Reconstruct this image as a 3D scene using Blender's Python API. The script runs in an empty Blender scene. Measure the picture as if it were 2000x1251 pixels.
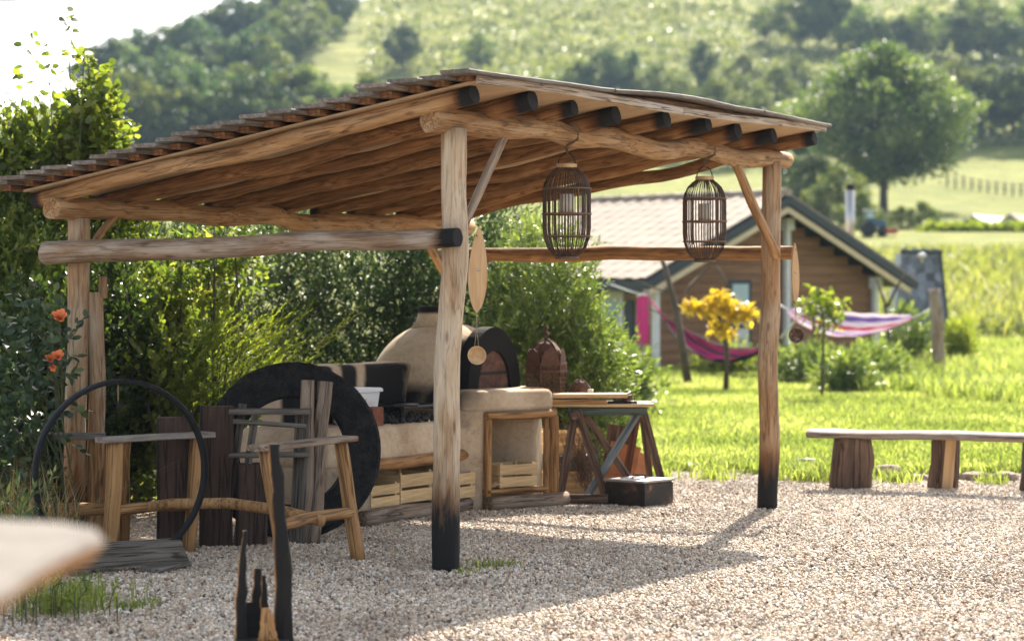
import bpy, bmesh, math, random
import numpy as np
from mathutils import Vector, Matrix, noise as mnoise

# ------------------------------------------------------------------ camera, sky, sun, exposure
scene = bpy.context.scene
COL = scene.collection
FPX, HOR, CAMZ = 4722.0, 564.0, 1.62          # focal length in photo pixels, horizon row, eye height
cam_d = bpy.data.cameras.new('camera'); cam = bpy.data.objects.new('camera', cam_d); COL.objects.link(cam)
cam.location = (0, 0, CAMZ); cam.rotation_euler = (math.pi/2, 0, 0)
cam_d.lens = 85; cam_d.sensor_width = 36; cam_d.shift_y = -0.0307
cam_d.clip_start = 0.1; cam_d.clip_end = 3000
cam_d.dof.use_dof = True; cam_d.dof.focus_distance = 14.6; cam_d.dof.aperture_fstop = 2.3
scene.camera = cam
SUN_AZ, SUN_EL = math.radians(14), math.radians(41)
world = bpy.data.worlds.new('World'); scene.world = world; world.use_nodes = True
wn = world.node_tree.nodes; wl = world.node_tree.links
sky = wn.new('ShaderNodeTexSky'); sky.sky_type = 'NISHITA'; sky.sun_disc = False
sky.sun_elevation = SUN_EL; sky.sun_rotation = SUN_AZ
sky.air_density = 1.0; sky.dust_density = 2.5; sky.ozone_density = 1.0
bg = wn['Background']; bg.inputs['Strength'].default_value = 0.115
hs = wn.new('ShaderNodeHueSaturation'); hs.inputs['Saturation'].default_value = 0.5      # thin white summer haze over the whole sky
wl.new(sky.outputs[0], hs.inputs['Color']); wl.new(hs.outputs[0], bg.inputs['Color'])
sun_d = bpy.data.lights.new('sun', 'SUN'); sun = bpy.data.objects.new('sun', sun_d); COL.objects.link(sun)
sun_d.energy = 4.9; sun_d.angle = math.radians(0.55); sun_d.color = (1.0, 0.91, 0.78)
S = Vector((math.sin(SUN_AZ)*math.cos(SUN_EL), math.cos(SUN_AZ)*math.cos(SUN_EL), math.sin(SUN_EL)))
sun.rotation_euler = S.to_track_quat('Z', 'Y').to_euler(); sun.location = (10, 30, 40)
scene.view_settings.view_transform = 'Standard'; scene.view_settings.look = 'None'
scene.view_settings.exposure = 1.6; scene.view_settings.gamma = 1.0
scene.view_settings.use_curve_mapping = False
scene.render.engine = 'CYCLES'
scene.cycles.max_bounces = 7; scene.cycles.transparent_max_bounces = 8
scene.cycles.diffuse_bounces = 4; scene.cycles.glossy_bounces = 3; scene.cycles.transmission_bounces = 5
scene.cycles.sample_clamp_indirect = 6.0; scene.cycles.caustics_reflective = False; scene.cycles.caustics_refractive = False

RNG = np.random.default_rng(7)
random.seed(7)
def X(px, D): return (px-1000.0)/FPX*D
def Z(py, D): return CAMZ+(HOR-py)/FPX*D
def P(px, py, D): return Vector((X(px, D), D, Z(py, D)))
def GD(py): return FPX*CAMZ/(py-HOR)                      # depth of a point on the flat ground
def G(px, py): D = GD(py); return Vector((X(px, D), D, 0))

# ------------------------------------------------------------------ materials
def new_mat(name):
    m = bpy.data.materials.new(name); m.use_nodes = True
    nt = m.node_tree; b = nt.nodes['Principled BSDF']
    return m, nt, b
def nd(nt, t, **kw):
    n = nt.nodes.new(t)
    for k, v in kw.items(): setattr(n, k, v)
    return n
def ramp(nt, stops, fac=None, interp='LINEAR'):
    r = nd(nt, 'ShaderNodeValToRGB'); cr = r.color_ramp; cr.interpolation = interp
    while len(cr.elements) < len(stops): cr.elements.new(0.5)
    for e, (p, c) in zip(cr.elements, stops):
        e.position = p; e.color = (c[0], c[1], c[2], 1)
    if fac is not None: nt.links.new(fac, r.inputs[0])
    return r
def mix(nt, a, b, fac, mode='MIX'):
    m = nd(nt, 'ShaderNodeMix', data_type='RGBA', blend_type=mode)
    for s, v in ((m.inputs[0], fac), (m.inputs[6], a), (m.inputs[7], b)):
        if hasattr(v, 'is_output'): nt.links.new(v, s)
        elif isinstance(v, (tuple, list)): s.default_value = (v[0], v[1], v[2], 1)
        else: s.default_value = v
    return m.outputs[2]
def noise(nt, vec, scale, detail=6, rough=.6, dist=0.0):
    n = nd(nt, 'ShaderNodeTexNoise'); n.inputs['Scale'].default_value = scale
    n.inputs['Detail'].default_value = detail; n.inputs['Roughness'].default_value = rough
    n.inputs['Distortion'].default_value = dist
    if vec is not None: nt.links.new(vec, n.inputs['Vector'])
    return n.outputs['Fac']
def mapping(nt, sc, src='Object'):
    tc = nd(nt, 'ShaderNodeTexCoord'); mp = nd(nt, 'ShaderNodeMapping'); mp.inputs['Scale'].default_value = sc
    nt.links.new(tc.outputs[src], mp.inputs['Vector']); return mp.outputs[0]
def bump(nt, h, b, strength=.4, dist=.01):
    n = nd(nt, 'ShaderNodeBump'); n.inputs['Strength'].default_value = strength; n.inputs['Distance'].default_value = dist
    nt.links.new(h, n.inputs['Height']); nt.links.new(n.outputs[0], b.inputs['Normal'])
def objrand(nt, lo, hi):
    oi = nd(nt, 'ShaderNodeObjectInfo'); mr = nd(nt, 'ShaderNodeMapRange')
    mr.inputs['To Min'].default_value = lo; mr.inputs['To Max'].default_value = hi
    nt.links.new(oi.outputs['Random'], mr.inputs['Value']); return mr.outputs[0]
def valmul(nt, col, v):
    h = nd(nt, 'ShaderNodeHueSaturation'); nt.links.new(col, h.inputs['Color'])
    nt.links.new(v, h.inputs['Value']) if hasattr(v, 'is_output') else setattr(h.inputs['Value'], 'default_value', v)
    return h.outputs[0]

def wood(name, dark, light, weather=None, wamt=.5, grain=22, rough=.78, bmp=.5, var=.25, crack=.8):
    """grain runs along the object's own Z axis; the 'char' attribute blackens burnt ends"""
    m, nt, b = new_mat(name)
    v = mapping(nt, (grain, grain, grain*.13))
    n1 = noise(nt, v, 1.0, 8, .65, .7)
    c = ramp(nt, [(.30, dark), (.68, light)], n1).outputs[0]
    if weather:
        n2 = noise(nt, mapping(nt, (7, 7, 1.6)), 1.0, 4, .6, .4)
        f = ramp(nt, [(.62-wamt*.35, (0, 0, 0)), (.72-wamt*.25, (1, 1, 1))], n2).outputs[0]
        c = mix(nt, c, weather, f)
        c = mix(nt, c, ramp(nt, [(.25, (.55, .55, .55)), (.7, (1.1, 1.1, 1.1))], n1).outputs[0], .55, 'MULTIPLY')
    n3 = noise(nt, mapping(nt, (grain*1.3, grain*1.3, grain*.05)), 1.0, 3, .5, .3)
    ck = ramp(nt, [(.465, (1, 1, 1)), (.495, (.16, .12, .1)), (.51, (.16, .12, .1)), (.54, (1, 1, 1))], n3).outputs[0]
    c = mix(nt, c, ck, crack, 'MULTIPLY')
    kn = nd(nt, 'ShaderNodeTexVoronoi'); kn.inputs['Scale'].default_value = 1.0
    nt.links.new(mapping(nt, (9, 9, 2.6)), kn.inputs['Vector'])
    kf = ramp(nt, [(.06, (.3, .22, .18)), (.14, (1, 1, 1))], kn.outputs['Distance']).outputs[0]
    c = mix(nt, c, kf, .7, 'MULTIPLY')
    c = valmul(nt, c, objrand(nt, 1-var, 1+var*.6))
    at = nd(nt, 'ShaderNodeAttribute', attribute_name='char_or_shade')
    ad = nd(nt, 'ShaderNodeMath', operation='ADD'); nt.links.new(at.outputs['Fac'], ad.inputs[0])
    sub = nd(nt, 'ShaderNodeMath', operation='MULTIPLY_ADD'); nt.links.new(n1, sub.inputs[0]); sub.inputs[1].default_value = .85; sub.inputs[2].default_value = -.40
    nt.links.new(sub.outputs[0], ad.inputs[1])
    cf = ramp(nt, [(.40, (0, 0, 0)), (.62, (1, 1, 1))], ad.outputs[0]).outputs[0]
    sg = ramp(nt, [(.18, (1, 1, 1)), (.42, (.42, .30, .22))], ad.outputs[0]).outputs[0]
    c = mix(nt, c, sg, .9, 'MULTIPLY'); c = mix(nt, c, (.009, .0085, .0085), cf)
    nt.links.new(c, b.inputs['Base Color']); b.inputs['Roughness'].default_value = rough
    b.inputs['Specular IOR Level'].default_value = .3
    hh = mix(nt, n1, ck, .5, 'MULTIPLY')
    bump(nt, hh, b, bmp, .012)
    return m

def plain(name, col, rough=.6, metal=0, nscale=0, namt=.3, bmp=0, spec=.4, col2=None, src='Object'):
    m, nt, b = new_mat(name)
    b.inputs['Roughness'].default_value = rough; b.inputs['Metallic'].default_value = metal
    b.inputs['Specular IOR Level'].default_value = spec
    if nscale:
        n = noise(nt, mapping(nt, (1, 1, 1), src), nscale, 7, .65, .3)
        d = col2 or tuple(x*(1-namt) for x in col)
        c = ramp(nt, [(.35, d), (.65, col)], n).outputs[0]
        c = valmul(nt, c, objrand(nt, .88, 1.1))
        nt.links.new(c, b.inputs['Base Color'])
        if bmp: bump(nt, n, b, bmp, .01)
    else: b.inputs['Base Color'].default_value = (*col, 1)
    return m

def leafmat(name, c0, c1, c2=None, trans=.5, tboost=1.7, rough=.42, spec=.45, var=0):
    m, nt, b = new_mat(name)
    at = nd(nt, 'ShaderNodeAttribute', attribute_name='tint')
    st = [(0, c0), (.6, c1)] + ([(1, c2)] if c2 else [])
    c = ramp(nt, st, at.outputs['Fac']).outputs[0]
    if var:
        c = valmul(nt, c, objrand(nt, 1-var, 1+var*1.4)); hn = c.node; hr = objrand(nt, .475, .515); nt.links.new(hr, hn.inputs['Hue'])
    nt.links.new(c, b.inputs['Base Color']); b.inputs['Roughness'].default_value = rough
    b.inputs['Specular IOR Level'].default_value = spec
    tr = nd(nt, 'ShaderNodeBsdfTranslucent')
    tc = mix(nt, c, (tboost*.90, tboost, tboost*.52), 1.0, 'MULTIPLY'); nt.links.new(tc, tr.inputs['Color'])
    ms = nd(nt, 'ShaderNodeMixShader'); ms.inputs[0].default_value = trans
    nt.links.new(b.outputs[0], ms.inputs[1]); nt.links.new(tr.outputs[0], ms.inputs[2])
    nt.links.new(ms.outputs[0], nt.nodes['Material Output'].inputs['Surface'])
    return m

M = {}
M['post_pale'] = wood('post_pale', (.36, .22, .115), (.60, .45, .29), weather=(.62, .51, .37), wamt=.6, grain=26, crack=.35, var=.04)
M['post_warm'] = wood('post_warm', (.25, .13, .06), (.50, .32, .17), weather=(.47, .36, .24), wamt=.5, grain=24, crack=.5, var=.1)
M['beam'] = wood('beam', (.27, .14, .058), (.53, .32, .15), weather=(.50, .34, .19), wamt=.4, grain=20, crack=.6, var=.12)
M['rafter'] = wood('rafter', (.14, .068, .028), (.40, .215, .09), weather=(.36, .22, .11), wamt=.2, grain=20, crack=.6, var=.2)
M['rail_grey'] = wood('rail_grey', (.22, .14, .085), (.40, .28, .18), weather=(.44, .36, .28), wamt=.55, grain=24, crack=.5, var=.08)
M['board_grey'] = wood('board_grey', (.15, .125, .105), (.30, .265, .23), weather=(.27, .24, .21), wamt=.4, grain=30, crack=.4, var=.3)
M['batten'] = wood('batten', (.15, .07, .03), (.33, .17, .08), grain=22, var=.3)
M['fascia'] = wood('fascia', (.33, .25, .17), (.58, .48, .37), weather=(.52, .46, .39), wamt=.4, grain=22, var=.12)
M['log_gold'] = wood('log_gold', (.24, .115, .04), (.50, .29, .12), grain=15, crack=.7, var=.15)
M['sleeper'] = wood('sleeper', (.020, .012, .009), (.085, .048, .032), grain=15, crack=.8, var=.3, bmp=.8)
M['grey_old'] = wood('grey_old', (.075, .066, .055), (.23, .20, .165), grain=22, var=.25)
M['plank_worn'] = wood('plank_worn', (.16, .115, .08), (.40, .31, .23), weather=(.27, .16, .10), wamt=.35, grain=17, var=.15)
M['crate'] = wood('crate', (.48, .32, .15), (.76, .56, .31), grain=20, crack=.2, var=.15, bmp=.2)
M['redwood'] = wood('redwood', (.10, .035, .02), (.24, .085, .045), grain=18, var=.2)
M['brownwood'] = wood('brownwood', (.085, .048, .030), (.22, .135, .09), weather=(.26, .20, .155), wamt=.35, grain=18, var=.15)
M['paintwood'] = wood('paintwood', (.10, .125, .135), (.20, .235, .24), weather=(.46, .47, .47), wamt=.3, grain=15, var=.1)
M['greenwood'] = wood('greenwood', (.055, .075, .06), (.11, .14, .115), grain=15, var=.05)
M['bark'] = wood('bark', (.045, .027, .018), (.20, .125, .085), grain=9, crack=.9, var=.2, bmp=1.0)
M['bench_top'] = wood('bench_top', (.13, .10, .08), (.38, .32, .27), weather=(.30, .26, .23), wamt=.4, grain=14, var=.05, bmp=.8)
M['paddle'] = wood('paddle', (.42, .25, .115), (.66, .46, .255), grain=10, crack=.15, var=.06, bmp=.15)
M['cord'] = plain('cord', (.42, .31, .19), .9, nscale=60, namt=.4)
M['rope'] = plain('rope', (.27, .19, .12), .95, nscale=90, namt=.5, bmp=.6)
M['wicker'] = plain('wicker', (.105, .062, .038), .6, nscale=30, namt=.5)
M['wicker_band'] = plain('wicker_band', (.20, .115, .062), .65, nscale=40, namt=.4)
M['candle'] = plain('candle', (.62, .57, .48), .5)
M['sheet'] = plain('sheet', (.55, .40, .25), .85, nscale=5, namt=.25)
M['black_ring'] = wood('black_ring', (.006, .006, .0065), (.032, .030, .030), grain=14, rough=.8, var=.05, crack=.6)
M['black_ring'].node_tree.nodes['Principled BSDF'].inputs['Specular IOR Level'].default_value = .12
M['hoop'] = plain('hoop', (.012, .013, .016), .6, nscale=25, namt=.5, bmp=.2, spec=.15)
M['iron'] = plain('iron', (.012, .012, .013), .5, .3, nscale=20, namt=.5, bmp=.2)
M['coal'] = plain('coal', (.018, .017, .017), .8, nscale=40, namt=.6)
M['brick'] = plain('brick', (.24, .085, .045), .9, nscale=25, namt=.4, bmp=.3)
M['tub'] = plain('tub', (.66, .69, .72), .35, nscale=4, namt=.06)
M['terracotta'] = plain('terracotta', (.44, .185, .075), .8, nscale=9, namt=.3)
M['stone'] = plain('stone', (.36, .27, .21), .9, nscale=9, namt=.55, bmp=.7)
M['stone_pale'] = plain('stone_pale', (.46, .42, .37), .9, nscale=8, namt=.45, bmp=.7)
M['rose'] = plain('rose', (.90, .26, .085), .6, nscale=20, namt=.25)
M['dry'] = leafmat('dry', (.20, .13, .06), (.36, .25, .12), trans=.3)
M['stem'] = plain('stem', (.09, .065, .04), .8, nscale=15, namt=.4)
M['stem_green'] = plain('stem_green', (.10, .11, .05), .8, nscale=15, namt=.4)
M['trunk'] = plain('trunk', (.11, .085, .065), .9, nscale=3, namt=.5, bmp=.6)
M['bleached'] = wood('bleached', (.12, .105, .09), (.20, .18, .16), grain=9, crack=.2, var=.03, bmp=.15)
M['bleached'].node_tree.nodes['Principled BSDF'].inputs['Specular IOR Level'].default_value = .08
M['metal_flue'] = plain('metal_flue', (.55, .54, .52), .35, .8, nscale=6, namt=.2)
M['white_paint'] = plain('white_paint', (.70, .70, .68), .6, nscale=8, namt=.15)
M['dark_paint'] = plain('dark_paint', (.045, .055, .06), .6, nscale=6, namt=.3)
M['cream_paint'] = plain('cream_paint', (.62, .50, .33), .6, nscale=8, namt=.2)
M['glass'] = plain('glass', (.42, .55, .56), .12, nscale=1.5, namt=.2, spec=.6)
M['tile'] = plain('tile', (.365, .295, .235), .85, nscale=7, namt=.22, bmp=.2)
M['slate'] = plain('slate', (.15, .175, .215), .55, nscale=7, namt=.4, bmp=.3)
for n_ in M['slate'].node_tree.nodes:
    if n_.type == 'MAP_RANGE': n_.inputs['To Min'].default_value = .45; n_.inputs['To Max'].default_value = 1.9
M['siding'] = wood('siding', (.20, .10, .05), (.31, .165, .085), grain=6, crack=.2, var=.12, bmp=.15)
M['siding_pale'] = wood('siding_pale', (.25, .175, .125), (.36, .26, .19), grain=6, crack=.2, var=.1, bmp=.15)

def adobe():
    m, nt, b = new_mat('adobe')
    v = mapping(nt, (1, 1, 1))
    n = noise(nt, v, 3.2, 8, .6, .4); n2 = noise(nt, v, 26, 6, .7)
    c = ramp(nt, [(.3, (.40, .30, .20)), (.55, (.55, .435, .305)), (.75, (.63, .52, .385))], n).outputs[0]
    c = mix(nt, c, ramp(nt, [(.3, (.8, .8, .8)), (.6, (1.05, 1.05, 1.05))], n2).outputs[0], .6, 'MULTIPLY')
    nk = noise(nt, v, 5.0, 4, .5, 2.2)
    ck = ramp(nt, [(.485, (1, 1, 1)), (.5, (.45, .4, .35)), (.515, (1, 1, 1))], nk).outputs[0]
    c = mix(nt, c, ck, .45, 'MULTIPLY')
    at = nd(nt, 'ShaderNodeAttribute', attribute_name='char_or_shade')
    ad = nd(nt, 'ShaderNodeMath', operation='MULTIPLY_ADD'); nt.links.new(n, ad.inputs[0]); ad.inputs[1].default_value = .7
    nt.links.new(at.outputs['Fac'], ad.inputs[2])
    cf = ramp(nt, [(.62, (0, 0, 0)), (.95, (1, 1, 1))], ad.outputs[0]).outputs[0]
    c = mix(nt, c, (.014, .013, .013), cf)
    nt.links.new(c, b.inputs['Base Color']); b.inputs['Roughness'].default_value = .92; b.inputs['Specular IOR Level'].default_value = .2
    bump(nt, n2, b, .25, .012)
    return m
M['adobe'] = adobe()
def rust():
    m, nt, b = new_mat('rust')
    v = mapping(nt, (1, 1, 1)); n = noise(nt, v, 14, 8, .7, .3)
    c = ramp(nt, [(.3, (.035, .020, .015)), (.5, (.11, .052, .034)), (.75, (.21, .12, .085))], n).outputs[0]
    nt.links.new(c, b.inputs['Base Color']); b.inputs['Roughness'].default_value = .85; b.inputs['Metallic'].default_value = .15
    bump(nt, n, b, .3, .005); return m
M['rust'] = rust()
def boxmetal():
    m, nt, b = new_mat('burnt_tin')
    n = noise(nt, mapping(nt, (1, 1, 1)), 5.5, 9, .7, .5)
    c = ramp(nt, [(.42, (.012, .012, .013)), (.52, (.035, .026, .022)), (.58, (.17, .075, .045)), (.68, (.32, .24, .17))], n).outputs[0]
    nt.links.new(c, b.inputs['Base Color']); b.inputs['Roughness'].default_value = .5; b.inputs['Metallic'].default_value = .35
    bump(nt, n, b, .2, .01); return m
M['burnt_tin'] = boxmetal()
M['tin_lid'] = plain('tin_lid', (.42, .41, .40), .35, .6, nscale=6, namt=.25)

# ------------------------------------------------------------------ objects
WM = {}
def thing(name, label, cat, loc, group=None, kind=None):
    o = bpy.data.objects.new(name, None); COL.objects.link(o); o.location = loc; o.empty_display_size = .2
    o['label'] = label; o['category'] = cat
    if group: o['group'] = group
    if kind: o['kind'] = kind
    WM[o] = Matrix.Translation(Vector(loc)); return o
def tag(o, label, cat, group=None):
    o['label'] = label; o['category'] = cat
    if group: o['group'] = group
    return o
def mk(name, mesh, mat, parent=None, mw=None, kind=None):
    o = bpy.data.objects.new(name, mesh); COL.objects.link(o)
    mw = mw or Matrix.Identity(4)
    if mat is not None and not mesh.materials: mesh.materials.append(M[mat] if isinstance(mat, str) else mat)
    if parent is not None:
        o.parent = parent; o.matrix_parent_inverse = WM[parent].inverted()
    o.matrix_basis = mw; WM[o] = mw
    if kind: o['kind'] = kind
    return o
def copy_tree(o, parent=None):
    c = o.copy(); COL.objects.link(c)
    if parent is not None: c.parent = parent
    for ch in o.children: copy_tree(ch, c)
    return c
def copy_thing(root, mw, label=None, group=None):
    c = copy_tree(root); c.matrix_basis = mw; WM[c] = mw
    if label: c['label'] = label
    if group: c['group'] = group
    return c
def mesh_np(name, V, F, smooth=False, attrs=None):
    """V (n,3) array, F (m,k) array of one polygon size"""
    V = np.asarray(V, dtype=np.float32); F = np.asarray(F, dtype=np.int32)
    me = bpy.data.meshes.new(name); me.vertices.add(len(V)); me.vertices.foreach_set('co', V.ravel())
    k = F.shape[1]; me.loops.add(F.size); me.loops.foreach_set('vertex_index', F.ravel())
    me.polygons.add(len(F)); me.polygons.foreach_set('loop_start', np.arange(0, F.size, k, dtype=np.int32))
    if smooth: me.polygons.foreach_set('use_smooth', np.ones(len(F), dtype=bool))
    if attrs:
        for n, a in attrs.items():
            at = me.attributes.new(n, 'FLOAT', 'POINT'); at.data.foreach_set('value', np.asarray(a, dtype=np.float32))
    me.update(calc_edges=True); return me
def mesh_pd(name, V, F, smooth=False, char_or_shade=None):
    me = bpy.data.meshes.new(name); me.from_pydata([tuple(v) for v in V], [], F); me.update()
    if smooth: me.polygons.foreach_set('use_smooth', np.ones(len(F), dtype=bool))
    if char_or_shade is not None:
        at = me.attributes.new('char_or_shade', 'FLOAT', 'POINT'); at.data.foreach_set('value', np.asarray(char_or_shade, dtype=np.float32))
    return me
def frame(p0, p1, up=(0, 0, 1)):
    """matrix whose Z runs p0 -> p1, Y close to up"""
    z = (Vector(p1)-Vector(p0)); L = z.length; z.normalize(); y = Vector(up)
    if abs(y.dot(z)) > .98: y = Vector((0, 1, 0))
    x = y.cross(z).normalized(); y = z.cross(x)
    m = Matrix((x, y, z)).transposed().to_4x4(); m.translation = Vector(p0); return m, L
_seed = [0]
def log(name, p0, p1, r0, r1, mat, parent, bend=.02, rough=.05, seg=12, c0=0, c1=0, squash=1, n=None, up=(0, 0, 1)):
    mw, L = frame(p0, p1, up); _seed[0] += 1; s = _seed[0]*3.17
    n = n or max(6, int(L/.12)); V = []; C = []
    for i in range(n+1):
        t = i/n; z = t*L; env = math.sin(math.pi*t)
        ox = bend*env*mnoise.noise((s, z*1.3, 0))*2; oy = bend*env*mnoise.noise((s+9, z*1.3, 5))*2
        r = r0+(r1-r0)*t
        for j in range(seg):
            a = 2*math.pi*j/seg
            rr = r*(1+rough*2*mnoise.noise((s+math.cos(a)*1.1, math.sin(a)*1.1, z*2.2))+rough*mnoise.noise((s+math.cos(a)*2.5, math.sin(a)*2.5, z*6)))
            V.append((ox+rr*math.cos(a), oy+rr*math.sin(a)*squash, z))
            c = 0.0
            if c0: c = max(c, 1-(z/c0)*.5)
            if c1: c = max(c, 1-((L-z)/c1)*.5)
            C.append(c)
    F = [(i*seg+j, i*seg+(j+1) % seg, (i+1)*seg+(j+1) % seg, (i+1)*seg+j) for i in range(n) for j in range(seg)]
    for base, e in ((0, -1), (n*seg, 1)):
        ring = list(range(base, base+seg)); F.append(tuple(ring[::-1] if e < 0 else ring))
    me = mesh_pd(name, V, F, False, C)
    fl = np.ones(len(F), dtype=bool); fl[-2:] = False; me.polygons.foreach_set('use_smooth', fl)
    return mk(name, me, mat, parent, mw)
def board_mesh(L, w, t, seg=1, jit=.0, wave=None, bev=.004):
    """board along Z, width X, thickness Y, chamfered long edges"""
    s = random.random()*99; V = []; prof = [(-w/2+bev, -t/2), (w/2-bev, -t/2), (w/2, -t/2+bev), (w/2, t/2-bev), (w/2-bev, t/2), (-w/2+bev, t/2), (-w/2, t/2-bev), (-w/2, -t/2+bev)]
    for i in range(seg+1):
        z = L*i/seg; dy = wave(z) if wave else 0
        for k, (x, y) in enumerate(prof):
            V.append((x+jit*mnoise.noise((s, z*2+k*.1, 1)), y+dy+jit*.5*mnoise.noise((s, z*2, 7)), z+(jit*mnoise.noise((s+k, 3, i)) if i in (0, seg) else 0)))
    F = [(i*8+j, i*8+(j+1) % 8, (i+1)*8+(j+1) % 8, (i+1)*8+j) for i in range(seg) for j in range(8)]
    F += [tuple(range(7, -1, -1)), tuple(range(seg*8, seg*8+8))]
    return mesh_pd('board', V, F)
def board(name, p0, p1, w, t, mat, parent, up=(0, 0, 1), seg=None, jit=.004, wave=None, bev=None):
    mw, L = frame(p0, p1, up)
    me = board_mesh(L, w, t, seg or max(1, int(L/.35)), jit, wave, min(.006, t*.25) if bev is None else bev)
    return mk(name, me, mat, parent, mw)
def tube_into(V, F, pts, r, seg=6, taper=1.0):
    pts = [Vector(p) for p in pts]; b0 = len(V); n = len(pts)
    for i, p in enumerate(pts):
        d = (pts[min(i+1, n-1)]-pts[max(i-1, 0)]).normalized()
        a = Vector((0, 0, 1)) if abs(d.z) < .9 else Vector((1, 0, 0))
        x = a.cross(d).normalized(); y = d.cross(x); rr = r*(1+(taper-1)*i/max(1, n-1))
        for j in range(seg):
            t = 2*math.pi*j/seg; V.append(p+x*rr*math.cos(t)+y*rr*math.sin(t))
    for i in range(n-1):
        for j in range(seg):
            F.append((b0+i*seg+j, b0+i*seg+(j+1) % seg, b0+(i+1)*seg+(j+1) % seg, b0+(i+1)*seg+j))
    F.append(tuple(range(b0+seg-1, b0-1, -1))); F.append(tuple(range(b0+(n-1)*seg, b0+n*seg)))
def tube(name, pts, r, mat, parent, seg=6, taper=1.0):
    V, F = [], []; tube_into(V, F, pts, r, seg, taper); return mk(name, mesh_pd(name, V, F, True), mat, parent)
def lathe(name, prof, mat, parent, at=(0, 0, 0), seg=24, mw=None, smooth=True, char_or_shade=None):
    """prof: list of (r, z)"""
    V = []; n = len(prof)
    for r, z in prof:
        for j in range(seg):
            a = 2*math.pi*j/seg; V.append((r*math.cos(a), r*math.sin(a), z))
    F = [(i*seg+j, i*seg+(j+1) % seg, (i+1)*seg+(j+1) % seg, (i+1)*seg+j) for i in range(n-1) for j in range(seg)]
    if prof[0][0] > 1e-4: F.append(tuple(range(seg-1, -1, -1)))
    if prof[-1][0] > 1e-4: F.append(tuple(range((n-1)*seg, n*seg)))
    c = [char_or_shade(Vector(v)) for v in V] if char_or_shade else None
    return mk(name, mesh_pd(name, V, F, smooth, c), mat, parent, mw or Matrix.Translation(Vector(at)))
def prism(name, poly, z0, z1, mat, parent, bev=.03, sub=0, char_or_shade=None, nz=0.0, jitter=.0):
    """upright block over a ground polygon (world xy), rounded edges"""
    bm = bmesh.new(); vs = [bm.verts.new((x, y, z0)) for x, y in poly]; f = bm.faces.new(vs)
    r = bmesh.ops.extrude_face_region(bm, geom=[f]); up = [e for e in r['geom'] if isinstance(e, bmesh.types.BMVert)]
    for v in up: v.co.z = z1
    bmesh.ops.recalc_face_normals(bm, faces=bm.faces)
    if bev: bmesh.ops.bevel(bm, geom=list(bm.edges), offset=bev, segments=3, profile=.6, affect='EDGES', clamp_overlap=True)
    if sub:
        bmesh.ops.triangulate(bm, faces=[f for f in bm.faces if len(f.verts) > 4])
        for _ in range(sub): bmesh.ops.subdivide_edges(bm, edges=[e for e in bm.edges if e.calc_length() > .09], cuts=1, use_grid_fill=True)
    if jitter:
        for v in bm.verts:
            q = v.co*3.0; v.co += Vector((mnoise.noise(q), mnoise.noise(q+Vector((9, 0, 0))), mnoise.noise(q+Vector((0, 9, 0)))*.6))*jitter
    me = bpy.data.meshes.new(name); bm.to_mesh(me); bm.free()
    me.polygons.foreach_set('use_smooth', np.ones(len(me.polygons), dtype=bool))
    if char_or_shade:
        at = me.attributes.new('char_or_shade', 'FLOAT', 'POINT'); at.data.foreach_set('value', [char_or_shade(v.co) for v in me.vertices])
    return mk(name, me, mat, parent)
def extrude_outline(name, pts, t, mat, parent, mw, bev=.004):
    """flat outline in local XZ, thickness along local Y"""
    n = len(pts); V = [(x, -t/2, z) for x, z in pts]+[(x, t/2, z) for x, z in pts]
    F = [tuple(range(n)), tuple(range(2*n-1, n-1, -1))]+[(i, n+i, n+(i+1) % n, (i+1) % n) for i in range(n)]
    return mk(name, mesh_pd(name, V, F), mat, parent, mw)
def rock(name, loc, size, mat, parent=None, seed=0, kind=None):
    bm = bmesh.new(); bmesh.ops.create_icosphere(bm, subdivisions=3, radius=1)
    for v in bm.verts:
        q = v.co*1.2+Vector((seed*7.3, 0, 0)); d = 1+.35*mnoise.noise(q)+.12*mnoise.noise(q*3)
        v.co = Vector((v.co.x*size[0]*d, v.co.y*size[1]*d, max(-.4, min(.62+.1*mnoise.noise(q*2), v.co.z))*size[2]*(.7+.3*d)))
    me = bpy.data.meshes.new(name); bm.to_mesh(me); bm.free()
    return mk(name, me, mat, parent, Matrix.Translation(Vector(loc)) @ Matrix.Rotation(seed*1.7, 4, 'Z'), kind)

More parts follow.
